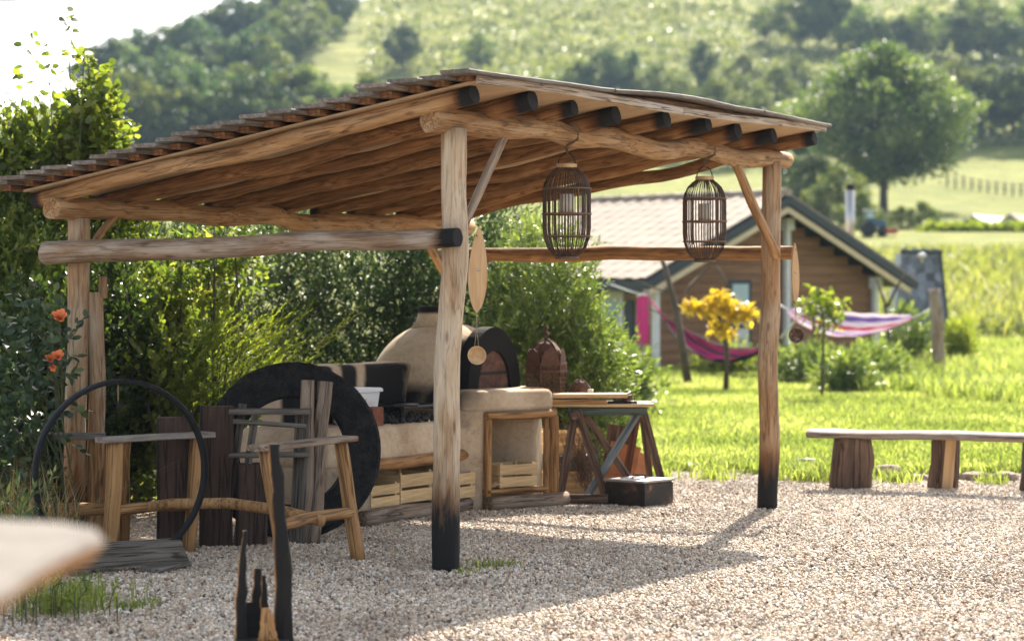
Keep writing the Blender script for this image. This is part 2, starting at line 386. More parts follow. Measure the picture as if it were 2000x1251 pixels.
# ------------------------------------------------------------------ foliage
def unit(a): return a/np.maximum(np.linalg.norm(a, axis=1, keepdims=True), 1e-6)
def leaves(name, pos, dirs, ln, wd, mat, parent, tint, fold=.25, round_=False, kind=None, rng=RNG, droop=0):
    n = len(pos); dirs = unit(dirs); rnd = unit(rng.normal(size=(n, 3))); rnd[:, 2] = np.abs(rnd[:, 2])+.4
    side = unit(np.cross(dirs, rnd)); nor = np.cross(side, dirs)
    ln = np.broadcast_to(np.asarray(ln, float), (n,))[:, None]*rng.uniform(.7, 1.25, (n, 1)); wd = np.broadcast_to(np.asarray(wd, float), (n,))[:, None]*rng.uniform(.75, 1.2, (n, 1))
    tip = pos+dirs*ln-nor*ln*droop
    if round_:
        a = pos+dirs*ln*.28; c = pos+dirs*ln*.72
        r1, l1 = a+side*wd*.48+nor*wd*fold, a-side*wd*.48+nor*wd*fold
        r2, l2 = c+side*wd*.46+nor*wd*fold, c-side*wd*.46+nor*wd*fold
        V = np.stack([pos, r1, r2, tip, l2, l1], 1).reshape(-1, 3); b = np.arange(n)[:, None]*6
        F = np.concatenate([b+np.array([[0, 1, 2, 3]]), b+np.array([[0, 3, 4, 5]])]); k = 6
    else:
        mid = pos+dirs*ln*.42
        V = np.stack([pos, mid+side*wd*.5+nor*wd*fold, tip, mid-side*wd*.5+nor*wd*fold], 1).reshape(-1, 3); b = np.arange(n)[:, None]*4
        F = np.concatenate([b+np.array([[0, 1, 2]]), b+np.array([[0, 2, 3]])]); k = 4
    me = mesh_np(name, V, F, False, {'tint': np.repeat(np.clip(tint, 0, 1), k)})
    return mk(name, me, mat, parent, None, kind)
def shoot_leaves(bases, dirs, length, nl, spread=.9, rng=RNG):
    """leaf roots and directions along shoots"""
    n = len(bases); t = np.linspace(.15, 1, nl)[None, :, None]
    L = (np.broadcast_to(np.asarray(length, float), (n,))*rng.uniform(.6, 1.3, n))[:, None, None]
    d = unit(dirs)[:, None, :]; pos = bases[:, None, :]+d*t*L
    lat = rng.normal(size=(n, nl, 3)); ld = d*(.35+.65*t)+lat/np.linalg.norm(lat, axis=2, keepdims=True)*spread*(1.15-.6*t)
    return pos.reshape(-1, 3), ld.reshape(-1, 3)
def ell_points(ells, n, rng=RNG, shell=.3, zmin=.05):
    """points in the outer shell of a union of ellipsoids, with outward normals"""
    out, nor = [], []; vol = np.array([e[3]*e[4]*e[5] for e in ells])**.67; cnt = (n*vol/vol.sum()).astype(int)
    for e, c in zip(ells, cnt):
        d = unit(rng.normal(size=(c, 3))); r = 1-np.abs(rng.normal(size=(c, 1)))*shell; r = np.clip(r, .15, 1)
        # lumpy surface
        lump = np.array([1+.22*mnoise.noise((a*2.2+e[0]*3, b*2.2+e[1], g*2.2)) for a, b, g in d])[:, None]
        p = d*r*lump*np.array(e[3:6])+np.array(e[:3]); out.append(p); nor.append(unit(d/np.array(e[3:6])))
    p = np.concatenate(out); q = np.concatenate(nor); k = p[:, 2] > zmin
    return p[k], q[k]
def shrub(name, label, ells, nsh, nl, slen, ln, wd, mat, base, group=None, up=.5, spread=.9, shell=.3, round_=False, stems=6, stem_r=.018, fold=.25, bright=.5, cat='shrub', droop=0):
    t = thing(name, label, cat, base, group)
    p, q = ell_points(ells, nsh, shell=shell)
    d = unit(q*.7+np.array([0, 0, up])+RNG.normal(size=p.shape)*.35)
    pos, ld = shoot_leaves(p-d*slen*.4, d, slen, nl, spread)
    k = pos[:, 2] > .03; pos, ld = pos[k], ld[k]
    tint = np.repeat(RNG.beta(2, 2, len(p)), nl)[k]*.7+RNG.uniform(0, .3, len(pos))+(bright-.5)
    leaves('foliage', pos, ld, ln, wd, mat, t, tint, fold=fold, round_=round_, droop=droop)
    V, F = [], []
    for e in ells:
        for i in range(stems):
            a = RNG.uniform(0, 6.28); c = Vector(e[:3]); top = c+Vector((math.cos(a)*e[3]*.6, math.sin(a)*e[4]*.6, e[5]*RNG.uniform(.2, .75)))
            b = Vector((c.x+RNG.normal()*.12, c.y+RNG.normal()*.12, -.02)); m = b.lerp(top, .5)+Vector((RNG.normal()*.06, RNG.normal()*.06, .1))
            tube_into(V, F, [b, m, top], stem_r, 5, .3)
    mk('stems', mesh_pd('stems', V, F, True), 'stem', t)
    return t

# ================================================================== SETTING
def interp(x, xs, ys): return float(np.interp(x, xs, ys))
def terrain(x, y):
    prof = interp(y, [0, 40, 55, 120, 170, 230, 300, 400, 520, 700, 1000], [0, 0, .25, 4.3, 7.2, 15, 27, 50, 80, 108, 120])
    ridge = 37.5+(x+38)*(1.4 if x > -38 else .66)
    k = 4.0; a, b = -prof/k, -ridge/k; m = max(a, b)
    z = -k*(m+math.log(math.exp(a-m)+math.exp(b-m))) if y > 200 else prof
    if y > 200: z = prof+(z-prof)*min(1, (y-200)/80)
    if y > 420: z -= max(0, (-20-x))*(y-420)*.004
    f = min(1, max(0, (y-48)/60))
    z += f*(1.1*mnoise.noise((x*.03, y*.03, 0))+.35*mnoise.noise((x*.11, y*.11, 3)))*(.2 if y < 150 else min(1.8, .2+(y-150)*.03))
    if y < 60: z += .03+.05*mnoise.noise((x*.25, y*.25, 8))*min(1, max(0, (y-21.5)/4))
    return z
def hit(px, py, d0=30, d1=900):
    """where the sight line through a pixel meets the terrain"""
    D = d0
    while D < d1:
        x = X(px, D)
        if terrain(x, D) >= Z(py, D): return Vector((x, D, terrain(x, D)))
        D += .5 if D < 150 else 1.0
    return Vector((X(px, d1), d1, terrain(X(px, d1), d1)))

def ground_mat():
    m, nt, b = new_mat('meadow')
    v = mapping(nt, (1, 1, 1)); n1 = noise(nt, v, .035, 6, .62, .5); n2 = noise(nt, v, .5, 6, .7, .4); n3 = noise(nt, v, 9, 4, .7)
    n4 = noise(nt, mapping(nt, (.35, 1, 1)), .16, 5, .65, 1.0)
    near = ramp(nt, [(.3, (.125, .15, .035)), (.7, (.24, .24, .065))], n2).outputs[0]
    far = ramp(nt, [(.33, (.10, .125, .036)), (.5, (.22, .225, .062)), (.68, (.31, .285, .10))], n4).outputs[0]
    far = mix(nt, far, ramp(nt, [(.35, (.6, .68, .55)), (.6, (1.1, 1.1, 1.05))], n2).outputs[0], .7, 'MULTIPLY')
    sep = nd(nt, 'ShaderNodeSeparateXYZ'); nt.links.new(v, sep.inputs[0])
    mr = nd(nt, 'ShaderNodeMapRange'); mr.inputs['From Min'].default_value = 190; mr.inputs['From Max'].default_value = 250
    nt.links.new(sep.outputs['Y'], mr.inputs['Value'])
    c = mix(nt, near, far, mr.outputs[0])
    c = mix(nt, c, ramp(nt, [(.3, (.72, .78, .65)), (.65, (1.12, 1.1, 1.05))], n1).outputs[0], .6, 'MULTIPLY')
    nt.links.new(c, b.inputs['Base Color']); b.inputs['Roughness'].default_value = .95; b.inputs['Specular IOR Level'].default_value = .1
    bump(nt, n2, b, 1.0, .5)
    return m
rows = np.concatenate([np.linspace(0, 1, 26)[:-1]*9+20.9, np.geomspace(30, 900, 150)]); cols = np.linspace(-1, 1, 150)
V = np.zeros((len(rows), len(cols), 3))
for i, y in enumerate(rows):
    for j, s in enumerate(cols):
        x = s*(y*.36+10)
        yy = y
        if i < 6: yy = y+(.30*mnoise.noise((x*.9, 0, 4))+.10*mnoise.noise((x*3.3, 0, 9))+.25*max(0, 1-abs(x-1.0)))*(1-i/6)+(1.2 if x < .2 else 0)*(1-i/6)
        V[i, j] = (x, yy, terrain(x, yy) if i > 0 else -.02)
nr, nc = len(rows), len(cols); idx = np.arange(nr*nc).reshape(nr, nc)
F = np.stack([idx[:-1, :-1], idx[:-1, 1:], idx[1:, 1:], idx[1:, :-1]], -1).reshape(-1, 4)
gr = mk('hillside', mesh_np('hillside', V.reshape(-1, 3), F, True), ground_mat()); gr['kind'] = 'structure'

def gravel_mat():
    m, nt, b = new_mat('gravel_bed'); v = mapping(nt, (1, 1, 1))
    vo = nd(nt, 'ShaderNodeTexVoronoi'); vo.inputs['Scale'].default_value = 62; nt.links.new(v, vo.inputs['Vector'])
    sep = nd(nt, 'ShaderNodeSeparateColor'); nt.links.new(vo.outputs['Color'], sep.inputs[0])
    c = ramp(nt, [(.0, (.12, .08, .055)), (.2, (.34, .25, .18)), (.45, (.48, .38, .29)), (.7, (.56, .47, .38)), (.9, (.26, .24, .23)), (1, (.66, .60, .52))], sep.outputs[0]).outputs[0]
    dk = ramp(nt, [(.25, (1, 1, 1)), (.75, (.35, .32, .30))], vo.outputs['Distance']).outputs[0]
    c = mix(nt, c, dk, .8, 'MULTIPLY')
    c = mix(nt, c, ramp(nt, [(.3, (.8, .8, .8)), (.7, (1.1, 1.1, 1.1))], noise(nt, v, .9, 4, .6)).outputs[0], .6, 'MULTIPLY')
    nt.links.new(c, b.inputs['Base Color']); b.inputs['Roughness'].default_value = .85
    inv = nd(nt, 'ShaderNodeMath', operation='SUBTRACT'); inv.inputs[0].default_value = 1; nt.links.new(vo.outputs['Distance'], inv.inputs[1])
    bump(nt, inv.outputs[0], b, .9, .012)
    return m
def pebble_mat():
    m, nt, b = new_mat('pebble')
    oi = nd(nt, 'ShaderNodeObjectInfo')
    c = ramp(nt, [(0, (.09, .06, .045)), (.12, (.34, .24, .16)), (.30, (.54, .45, .34)), (.45, (.26, .23, .20)), (.60, (.64, .56, .44)), (.75, (.42, .28, .19)), (.88, (.80, .75, .66)), (1, (.13, .12, .125))], oi.outputs['Random']).outputs[0]
    c = mix(nt, c, ramp(nt, [(.3, (.8, .8, .8)), (.7, (1.15, 1.15, 1.15))], noise(nt, mapping(nt, (1, 1, 1)), 60, 3)).outputs[0], .6, 'MULTIPLY')
    ge = nd(nt, 'ShaderNodeNewGeometry'); pn = noise(nt, ge.outputs['Position'], .75, 5, .65, .6)
    c = mix(nt, c, ramp(nt, [(.34, (.66, .60, .54)), (.5, (1.05, 1.02, .97)), (.68, (1.18, 1.15, 1.10))], pn).outputs[0], .8, 'MULTIPLY')
    nt.links.new(c, b.inputs['Base Color']); b.inputs['Roughness'].default_value = .6; b.inputs['Specular IOR Level'].default_value = .35
    return m
def undul(x, y): return .018*mnoise.noise((x*.8, y*.8, 2))+.006*mnoise.noise((x*3, y*3, 5))
gx = np.linspace(-30, 30, 201); gy = np.concatenate([np.linspace(-25, 8, 10), np.linspace(8.3, 24.5, 82)])
V = np.array([[(x, y, undul(x, y)-.012) for x in gx] for y in gy]); nr, nc = len(gy), len(gx); idx = np.arange(nr*nc).reshape(nr, nc)
F = np.stack([idx[:-1, :-1], idx[:-1, 1:], idx[1:, 1:], idx[1:, :-1]], -1).reshape(-1, 4)
gv = mk('gravel_yard', mesh_np('gravel_yard', V.reshape(-1, 3), F, True), gravel_mat()); gv['kind'] = 'structure'

# loose pebbles over the part of the yard in view: geometry-node instances (nobody could count them)
rows = np.linspace(10.4, 21.6, 57); cols = np.linspace(-1, 1, 60)
V = np.array([[(s*(y*.235+.5), y, undul(s*(y*.235+.5), y)-.004) for s in cols] for y in rows]); nr, nc = len(rows), len(cols); idx = np.arange(nr*nc).reshape(nr, nc)
F = np.stack([idx[:-1, :-1], idx[:-1, 1:], idx[1:, 1:], idx[1:, :-1]], -1).reshape(-1, 4)
pb = mk('loose_gravel', mesh_np('loose_gravel', V.reshape(-1, 3), F, True), None); pb['kind'] = 'stuff'
pb['label'] = 'beige and grey pebbles loose over the gravel yard'; pb['category'] = 'gravel'
pm = pebble_mat(); pb.data.materials.append(pm)
ng = bpy.data.node_groups.new('pebbles', 'GeometryNodeTree')
ng.interface.new_socket('Geometry', in_out='INPUT', socket_type='NodeSocketGeometry'); ng.interface.new_socket('Geometry', in_out='OUTPUT', socket_type='NodeSocketGeometry')
gi = ng.nodes.new('NodeGroupInput'); go = ng.nodes.new('NodeGroupOutput')
dp = ng.nodes.new('GeometryNodeDistributePointsOnFaces'); dp.inputs['Density'].default_value = 2700; dp.inputs['Seed'].default_value = 3
ico = ng.nodes.new('GeometryNodeMeshIcoSphere'); ico.inputs['Radius'].default_value = .0105; ico.inputs['Subdivisions'].default_value = 2
ss = ng.nodes.new('GeometryNodeSetShadeSmooth'); sm = ng.nodes.new('GeometryNodeSetMaterial'); sm.inputs['Material'].default_value = pm
iop = ng.nodes.new('GeometryNodeInstanceOnPoints')
rr = ng.nodes.new('FunctionNodeRandomValue'); rr.data_type = 'FLOAT_VECTOR'; rr.inputs[0].default_value = (0, 0, 0); rr.inputs[1].default_value = (6.28, 6.28, 6.28)
rs = ng.nodes.new('FunctionNodeRandomValue'); rs.data_type = 'FLOAT_VECTOR'; rs.inputs[0].default_value = (.45, .45, .3); rs.inputs[1].default_value = (1.85, 1.35, 1.0)
L_ = ng.links.new
L_(gi.outputs[0], dp.inputs['Mesh']); L_(dp.outputs['Points'], iop.inputs['Points']); L_(ico.outputs['Mesh'], ss.inputs[0]); L_(ss.outputs[0], sm.inputs['Geometry']); L_(sm.outputs[0], iop.inputs['Instance'])
L_(rr.outputs[0], iop.inputs['Rotation']); L_(rs.outputs[0], iop.inputs['Scale']); L_(iop.outputs[0], go.inputs[0])
pb.modifiers.new('pebbles', 'NODES').node_group = ng

# ------------------------------------------------------------------ grass of the lawn and the rough meadow round the cabin
M['grass'] = leafmat('grass', (.10, .13, .030), (.205, .23, .060), (.42, .40, .19), trans=.5, tboost=1.9, rough=.5)
def grass(name, label, pts, h, w, lean, mat, tint=None, per=7, kind='stuff'):
    n = len(pts); pos = np.repeat(pts, per, 0)+RNG.normal(size=(n*per, 3))*np.array([.035, .035, 0]); m = len(pos)
    hh = np.repeat(np.broadcast_to(h, (n,)), per)*RNG.uniform(.5, 1.25, m); a = RNG.uniform(0, 6.28, m); sd = np.stack([np.cos(a), np.sin(a), 0*a], 1)
    ln = np.stack([np.cos(a+1.57), np.sin(a+1.57), 0*a], 1)*(hh*RNG.uniform(.1, lean, m))[:, None]
    up = np.array([0, 0, 1.0])[None]; ww = (w*RNG.uniform(.7, 1.3, m))[:, None]
    p0, p1 = pos-sd*ww*.5, pos+sd*ww*.5; mid = pos+up*hh[:, None]*.6+ln*.35; q0, q1 = mid-sd*ww*.4, mid+sd*ww*.4; tip = pos+up*hh[:, None]*.95+ln
    V = np.stack([p0, p1, q1, tip, q0], 1).reshape(-1, 3); b = np.arange(m)[:, None]*5; F = np.concatenate([b+np.array([[0, 1, 2]]), b+np.array([[0, 2, 4]]), b+np.array([[4, 2, 3]])])
    t = np.repeat((np.repeat(tint, per) if tint is not None else np.full(m, .5))+RNG.normal(size=m)*.22, 5)
    o = mk(name, mesh_np(name, V, F, False, {'tint': np.clip(t, 0, 1)}), mat); o['kind'] = kind
    o['label'] = label; o['category'] = 'grass'; return o
def scatter(n, y0, y1, pw=1.0, xf=.25, cond=None):
    y = y0+(y1-y0)*RNG.uniform(0, 1, n)**pw; x = RNG.uniform(-1, 1, n)*(y*xf+.5)
    p = [(a, b, terrain(a, b)-.01) for a, b in zip(x, y) if cond is None or cond(a, b)]
    return np.array(p)
pts = scatter(42000, 21.0, 46, 1.35, .25, lambda x, y: x > .4+.02*(y-21) and y > 21.15+.30*mnoise.noise((x*.9, 0, 4))+.25*max(0, 1-abs(x-1)))
tn = np.array([.5+.5*mnoise.noise((x*.5, y*.5, 0)) for x, y, _ in pts])
grass('lawn_grass', 'short sunlit lawn grass between the gravel yard and the cabin', pts, .080, .014, .9, 'grass', tn, 8)
pts = scatter(15000, 33, 56, 1.0, .25, lambda x, y: (X(1590, y) < x) and y > 37-2.2*(x-5) and mnoise.noise((x*.35, y*.35, 3)) > -.28)
tn = np.array([.55+.6*mnoise.noise((x*.4, y*.4, 6)) for x, y, _ in pts])
grass('tall_grass', 'tall rough grass and weeds around the hammock stake and slate hut', pts, .30, .024, 1.0, 'grass', tn, 7)
# maize field
M['maize'] = leafmat('maize', (.10, .12, .03), (.20, .205, .055), (.33, .30, .12), trans=.5, tboost=1.5)
pts = np.array([(x, y, terrain(x, y)) for y in np.arange(56, 97, .6) for x in np.arange(X(1690, y), X(2090, y), .42) if x > 7.2+.0*y])
pts[:, :2] += RNG.normal(size=(len(pts), 2))*.12
o = grass('maize_field', 'yellow-green maize standing in the field behind the slate hut', pts, .62, .08, 1.2, 'maize', np.array([.5+.4*mnoise.noise((x*.12, y*.06, 1)) for x, y, _ in pts]), 8)
o['category'] = 'maize'

# ================================================================== THE LOG SHELTER
C0 = Vector((-.385, 14.0, 0)); U = Vector((.506, .8625, 0)); Vv = Vector((-.8625, .506, 0)); LU, LV = 4.487, 2.768
def W(a, b, z): return C0+U*a+Vv*b+Vector((0, 0, z))
def zr(b): return 2.667-.165*b                                    # rafter centre line
sh = thing('log_shelter', 'open log shelter with plank roof over the clay oven', 'shelter', tuple(C0))
log('post', W(0, 0, -.06), W(.03, -.035, 2.55), .081, .072, 'post_pale', sh, bend=.035, rough=.06, seg=20, c0=.40, n=26)
log('post', W(LU, 0, -.06), W(LU+.02, -.03, 2.56), .074, .072, 'post_warm', sh, bend=.02, rough=.05, seg=18, c0=.34, n=24)
log('post', W(0, LV, -.06), W(.02, LV, 2.07), .070, .068, 'post_warm', sh, bend=.02, rough=.05, seg=16, c0=.36, n=20)
log('post', W(LU, LV, -.06), W(LU, LV, 2.08), .072, .068, 'post_warm', sh, bend=.02, seg=14, c0=.36)
log('post', W(.10, LV-.09, -.05), W(.08, LV-.08, 1.60), .058, .050, 'post_warm', sh, bend=.012, seg=10, squash=.75)   # split half log beside the low corner post
log('post', W(.12, LV-.115, 1.56), W(.12, LV-.115, 1.70), .030, .028, 'post_warm', sh, bend=.0, seg=8, squash=.7, n=3)
# beams
log('beam', W(-.17, .0, 2.588), W(LU+.30, -.02, 2.582), .072, .062, 'beam', sh, bend=.06, rough=.06, seg=16, n=40)
log('beam', W(-.24, LV, 2.125), W(LU+.30, LV, 2.12), .070, .068, 'beam', sh, bend=.045, rough=.05, seg=14, n=36)
# rafters
ra = np.linspace(-.153, LU+.13, 9)
for i, a in enumerate(ra):
    r = .056+.008*math.sin(i*2.3); bt = -.29-.04*math.sin(i*1.7)
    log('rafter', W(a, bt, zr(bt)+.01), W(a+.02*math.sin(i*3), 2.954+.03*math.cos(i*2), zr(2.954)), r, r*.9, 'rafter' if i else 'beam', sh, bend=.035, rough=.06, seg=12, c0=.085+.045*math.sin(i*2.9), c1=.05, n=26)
# ceiling sheet above the rafters
zt = lambda b: zr(b)+.062
def slab_sheet(name, a0, a1, b0, b1, dz, t, mat):
    n = 10; V = []
    for i in range(n+1):
        a = a0+(a1-a0)*i/n
        for b in (b0, b1):
            for h in (0, t): V.append(W(a, b, zt(b)+dz+h+.006*mnoise.noise((a*2, b, 0))))
    F = []
    for i in range(n):
        k = i*4; q = k+4
        F += [(k, q, q+2, k+2), (k+1, k+3, q+3, q+1), (k, k+1, q+1, q), (k+2, q+2, q+3, k+3)]
    F += [(0, 2, 3, 1), (n*4, n*4+1, n*4+3, n*4+2)]
    return mk(name, mesh_pd(name, V, F), mat, sh)
slab_sheet('ceiling_sheet', -.24, LU+.20, -.36, 3.0, 0, .014, 'sheet')
# battens and lapped roof planks, course by course
NC = 21; b_lo, b_hi = 3.06, -.325
wav = lambda a, k: (.020*math.sin(a*1.5-2.0)+.006*math.sin(a*3.7+k))*max(.12, 1-k*.16)
for k in range(NC):                                               # k = 0 is the high front edge
    b = b_hi+(b_lo-b_hi)*k/(NC-1); zb = zt(b)+.016
    a0 = -.30+random.uniform(-.03, .03)
    board('batten', W(a0, b+.02, zb+.018), W(LU+.18, b+.02, zb+.018), .085, .036, 'batten', sh, seg=14, wave=lambda z, k=k: wav(z-.3, k)*.5)
    cuts = [a0-.13+random.uniform(-.07, .05), random.uniform(1.2, 2.4), random.uniform(3.0, 3.9), LU+.20+random.uniform(-.05, .04)]
    for s in range(3):
        dz = random.uniform(0, .008)
        p0, p1 = W(cuts[s]+.004, b-.005, zb+.047+dz), W(cuts[s+1]-.004, b-.005, zb+.047+random.uniform(0, .008))
        nrm = (Vector((0, 0, 1))+Vv*.015)
        board('roof_plank', p0, p1, .215+random.uniform(-.02, .02), .024, 'board_grey', sh, up=nrm, seg=10, jit=.008, wave=lambda z, k=k, c=cuts[s]: wav(z+c, k))
# pale front strip and blocks under the high edge
for s in range(2):
    a0, a1 = (-.28, 2.3) if s == 0 else (2.305, LU+.19)
    board('fascia_strip', W(a0, -.385, zt(-.38)+.000), W(a1, -.385, zt(-.38)+.000), .022, .050, 'fascia', sh, seg=10, wave=lambda z, a0=a0: .012*math.sin((z+a0)*1.6+.6))
# braces
board('brace', W(.03, -.06, 1.90), W(.62, -.03, 2.54), .048, .040, 'rail_grey', sh, up=tuple(-Vv))
log('brace', W(LU-.02, -.085, 1.86), W(LU-.62, -.03, 2.53), .036, .034, 'beam', sh, seg=10)
log('brace', W(.02, LV-.04, 1.80), W(.36, LV-.02, 2.09), .026, .024, 'beam', sh, seg=8)
log('brace', W(LU, LV-.06, 1.60), W(LU-.45, LV-.01, 2.09), .032, .03, 'beam', sh, seg=8)
# rails
log('rail', W(-.10, LV+.17, 1.847), W(-.115, -.155, 1.915), .074, .055, 'rail_grey', sh, bend=.02, rough=.05, seg=16, c1=.10, n=30)
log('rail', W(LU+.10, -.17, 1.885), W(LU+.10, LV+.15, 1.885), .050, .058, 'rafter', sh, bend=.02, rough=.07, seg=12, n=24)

# ------------------------------------------------------------------ bird-cage lanterns hanging from the high beam
def cage(a, label):
    top = W(a, -.0, 2.53); zc = 2.53-.148                           # top ring height
    o = W(a, -.0, 0); t = thing('cage_lantern', label, 'lantern', (o.x, o.y, zc-.56), 'bamboo cage lanterns under the high beam')
    c = Vector((o.x, o.y, 0)); R = .150
    prof = [(0.062, 0), (.085, -.018), (.118, -.05), (.140, -.095), (R, -.15), (R, -.26), (R, -.38), (.142, -.44), (.122, -.50), (.09, -.54), (.05, -.562)]
    V, F = [], []
    for j in range(46):
        an = 2*math.pi*j/46+RNG.normal()*.02
        tube_into(V, F, [c+Vector((r*math.cos(an), r*math.sin(an), zc+z)) for r, z in prof], .0033, 4)
    mk('ribs', mesh_pd('ribs', V, F, True), 'wicker', t, kind='stuff')
    for r, z, q in ((.153, -.13, .006), (.154, -.29, .006), (.150, -.43, .005), (.066, -.562, .008)):
        pts = [c+Vector((r*math.cos(2*math.pi*k/28), r*math.sin(2*math.pi*k/28), zc+z)) for k in range(29)]
        tube('band', pts, q, 'wicker_band', t, 5)
    for an in (.5, 2.1, 3.6, 5.2):
        board('upright', c+Vector((.148*math.cos(an), .148*math.sin(an), zc-.45)), c+Vector((.148*math.cos(an), .148*math.sin(an), zc-.12)), .012, .006, 'wicker_band', t, up=(math.cos(an), math.sin(an), 0))
    lathe('top_ring', [(.045, 0), (.064, 0), (.066, .028), (.045, .028), (.045, 0)], 'paddle', t, c+Vector((0, 0, zc-.002)), 20)
    tube('handle', [c+Vector((.055*math.cos(x), 0, zc+.02+.075*math.sin(x))) for x in np.linspace(0, math.pi, 9)], .004, 'iron', t, 5)
    lathe('base', [(0, -.575), (.075, -.575), (.075, -.562), (0, -.562)], 'wicker_band', t, c+Vector((0, 0, zc)), 18)
    lathe('holder', [(.0, -.300), (.055, -.300), (.060, -.285), (.0, -.285)], 'wicker_band', t, c+Vector((0, 0, zc)), 16)
    for an in (.5, 3.6):
        tube('holder_arm', [c+Vector((.05*math.cos(an), .05*math.sin(an), zc-.292)), c+Vector((.152*math.cos(an), .152*math.sin(an), zc-.292))], .004, 'wicker_band', t, 5)
    lathe('candle_glass', [(.0, -.285), (.046, -.285), (.046, -.165), (.040, -.165), (.0, -.17)], 'candle', t, c+Vector((0, 0, zc)), 16)
    pts = [c+Vector((.004*math.sin(k*2.1), .004*math.cos(k*2.1), zc+.088+k*(top.z+.02-zc-.088)/14)) for k in range(15)]
    tube('rope', pts, .009, 'rope', t, 6)
    rb = W(a, -.079, 2.60); tube('rope', [top+Vector((0, 0, -.01)), W(a, -.080, 2.56), W(a, -.082, 2.62), W(a, -.04, 2.66), W(a, .0, 2.665)], .009, 'rope', t, 6)
    return t
cage(1.443, 'bamboo bird-cage lantern on a long rope, with hedge behind it')
cage(3.43, 'bamboo bird-cage lantern on a short rope, beside the braced warm brown post')

# ------------------------------------------------------------------ wooden paddles with cups on cords
def paddle(px, y0, y1, wpx, cy, D, cupr, label, turn, facing=1, dark=False):
    zt_, zb, zc = Z(y0, D), Z(y1, D), Z(cy, D); x = X(px, D); hw = wpx/2/FPX*D; L = zt_-zb
    t = thing('hanging_paddle', label, 'paddle', (x, D, zc-cupr), 'paddles hung on the rail ends')
    n = 26; pts = []
    f = lambda s: max(.05, math.sin(math.pi*min(1, s**.82*1.0))**.72) if s < 1 else .05
    for k in range(n+1): s = k/n; pts.append((hw*f(s), L*s))
    for k in range(n, -1, -1): s = k/n; pts.append((-hw*f(s), L*s))
    mw = Matrix.Translation((x, D, zb)) @ Matrix.Rotation(turn, 4, 'Z') @ Matrix.Rotation(.03*facing, 4, 'Y')
    bl = extrude_outline('blade', pts, .012, 'paddle', t, mw)
    lathe('bolt', [(0, .0), (.008, .0), (.007, .006), (0, .008)], 'metal_flue', bl, mw=mw @ Matrix.Translation((0, -.006, L*.50)) @ Matrix.Rotation(math.pi/2, 4, 'X'), seg=10)
    for s in (-1, 1):
        tube('cord', [(x, D-.002, zb+.012), (x+s*.004, D-.004, (zb+zc)/2), (x+s*cupr*.22, D-.012, zc+cupr*.86)], .0016, 'cord', t, 4)
    prof = [(0, -.030), (cupr*.6, -.024), (cupr*.9, -.008), (cupr, .014), (cupr*.93, .016), (cupr*.82, -.002), (cupr*.5, -.014), (0, -.019)]
    lathe('cup', prof, 'brownwood' if dark else 'paddle', t, mw=Matrix.Translation((x, D-.01, zc)) @ Matrix.Rotation(math.radians(80), 4, 'X') @ Matrix.Rotation(.15, 4, 'Y'), seg=24)
    tube('hook', [(x, D+.09, zt_-.05), (x, D+.02, zt_-.045), (x, D-.012, zt_-.05)], .004, 'iron', t, 5)
    return t
e = W(-.115, -.155, 1.915)
paddle(931, 443, 610, 38, 694, e.y-.08, .054, 'pale wooden paddle and turned cup hung from the charred rail end', .25)
e2 = W(LU+.10, -.17, 1.885)
paddle(1554, 474, 590, 22, 655, e2.y-.08, .058, 'narrow wooden paddle with dark coconut cup beside the cabin-side rail end', .75, -1, True)

# ================================================================== CLAY OVEN AND GRILL BENCH
G0 = Vector((-.94, 16.78, 0))
def O(a, b, z=0): return G0+U*a+Vv*b+Vector((0, 0, z))
def poly(pts): return [(O(a, b).x, O(a, b).y) for a, b in pts]
def ss(x, lo, hi):
    t = min(1, max(0, (x-lo)/(hi-lo))); return t*t*(3-2*t)
def ab(p):
    q = Vector((p.x, p.y, 0))-G0; return q.dot(U), q.dot(Vv)
ov = thing('clay_oven', 'beige clay dome oven with built-in grill bench and soot-black mouth', 'oven', tuple(O(.6, .4)))
prism('bench_slab', poly([(-.62, 0), (1.22, 0), (1.22, .78), (-.62, .78)]), .40, .665, 'adobe', ov, .05, 3, lambda p: .55*ss(p.z, .6, .66)*ss(ab(p)[0], -.1, .15)*ss(ab(p)[1], .08, .2), jitter=.012)
prism('bench_pier', poly([(-.61, .01), (-.02, .01), (-.02, .76), (-.61, .76)]), 0, .42, 'adobe', ov, .04, 2, lambda p: .38, jitter=.015)  # even darkening of the clay here is painted shade on the pier, not soot
prism('bench_back_wall', poly([(-.28, .52), (1.42, .52), (1.42, .80), (-.28, .80)]), .60, 1.075, 'adobe', ov, .05, 4,
      lambda p: (.75*ss(ab(p)[1], .66, .58)*ss(ab(p)[0], 1.5, 1.0)*(1-math.exp(-((ab(p)[0]-.28)/.06)**4)-math.exp(-((ab(p)[0]-.60)/.05)**4))*ss(p.z, 1.10, 1.06)), jitter=.012)
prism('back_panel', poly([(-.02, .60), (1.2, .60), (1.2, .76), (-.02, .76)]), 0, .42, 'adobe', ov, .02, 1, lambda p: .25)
pl = [(1.12, .02), (1.208, -.141), (1.83, -.373), (2.2, -.1), (2.33, .45), (2.22, .72), (2.0, 1.05), (1.75, .9), (1.36, .16)]
prism('oven_platform', poly(pl), .70, .872, 'adobe', ov, .055, 3, lambda p: .5*ss(ab(p)[0], 1.35, 1.12)*ss(p.z, .62, .8), jitter=.012)
prism('oven_pier', poly([(1.06, .03), (1.21, -.13), (1.27, -.13), (1.36, .3), (1.30, .9), (1.06, .9)]), 0, .73, 'adobe', ov, .04, 3, lambda p: .42*ss(p.z, .45, .66)*ss(ab(p)[0], 1.25, 1.14), jitter=.012)
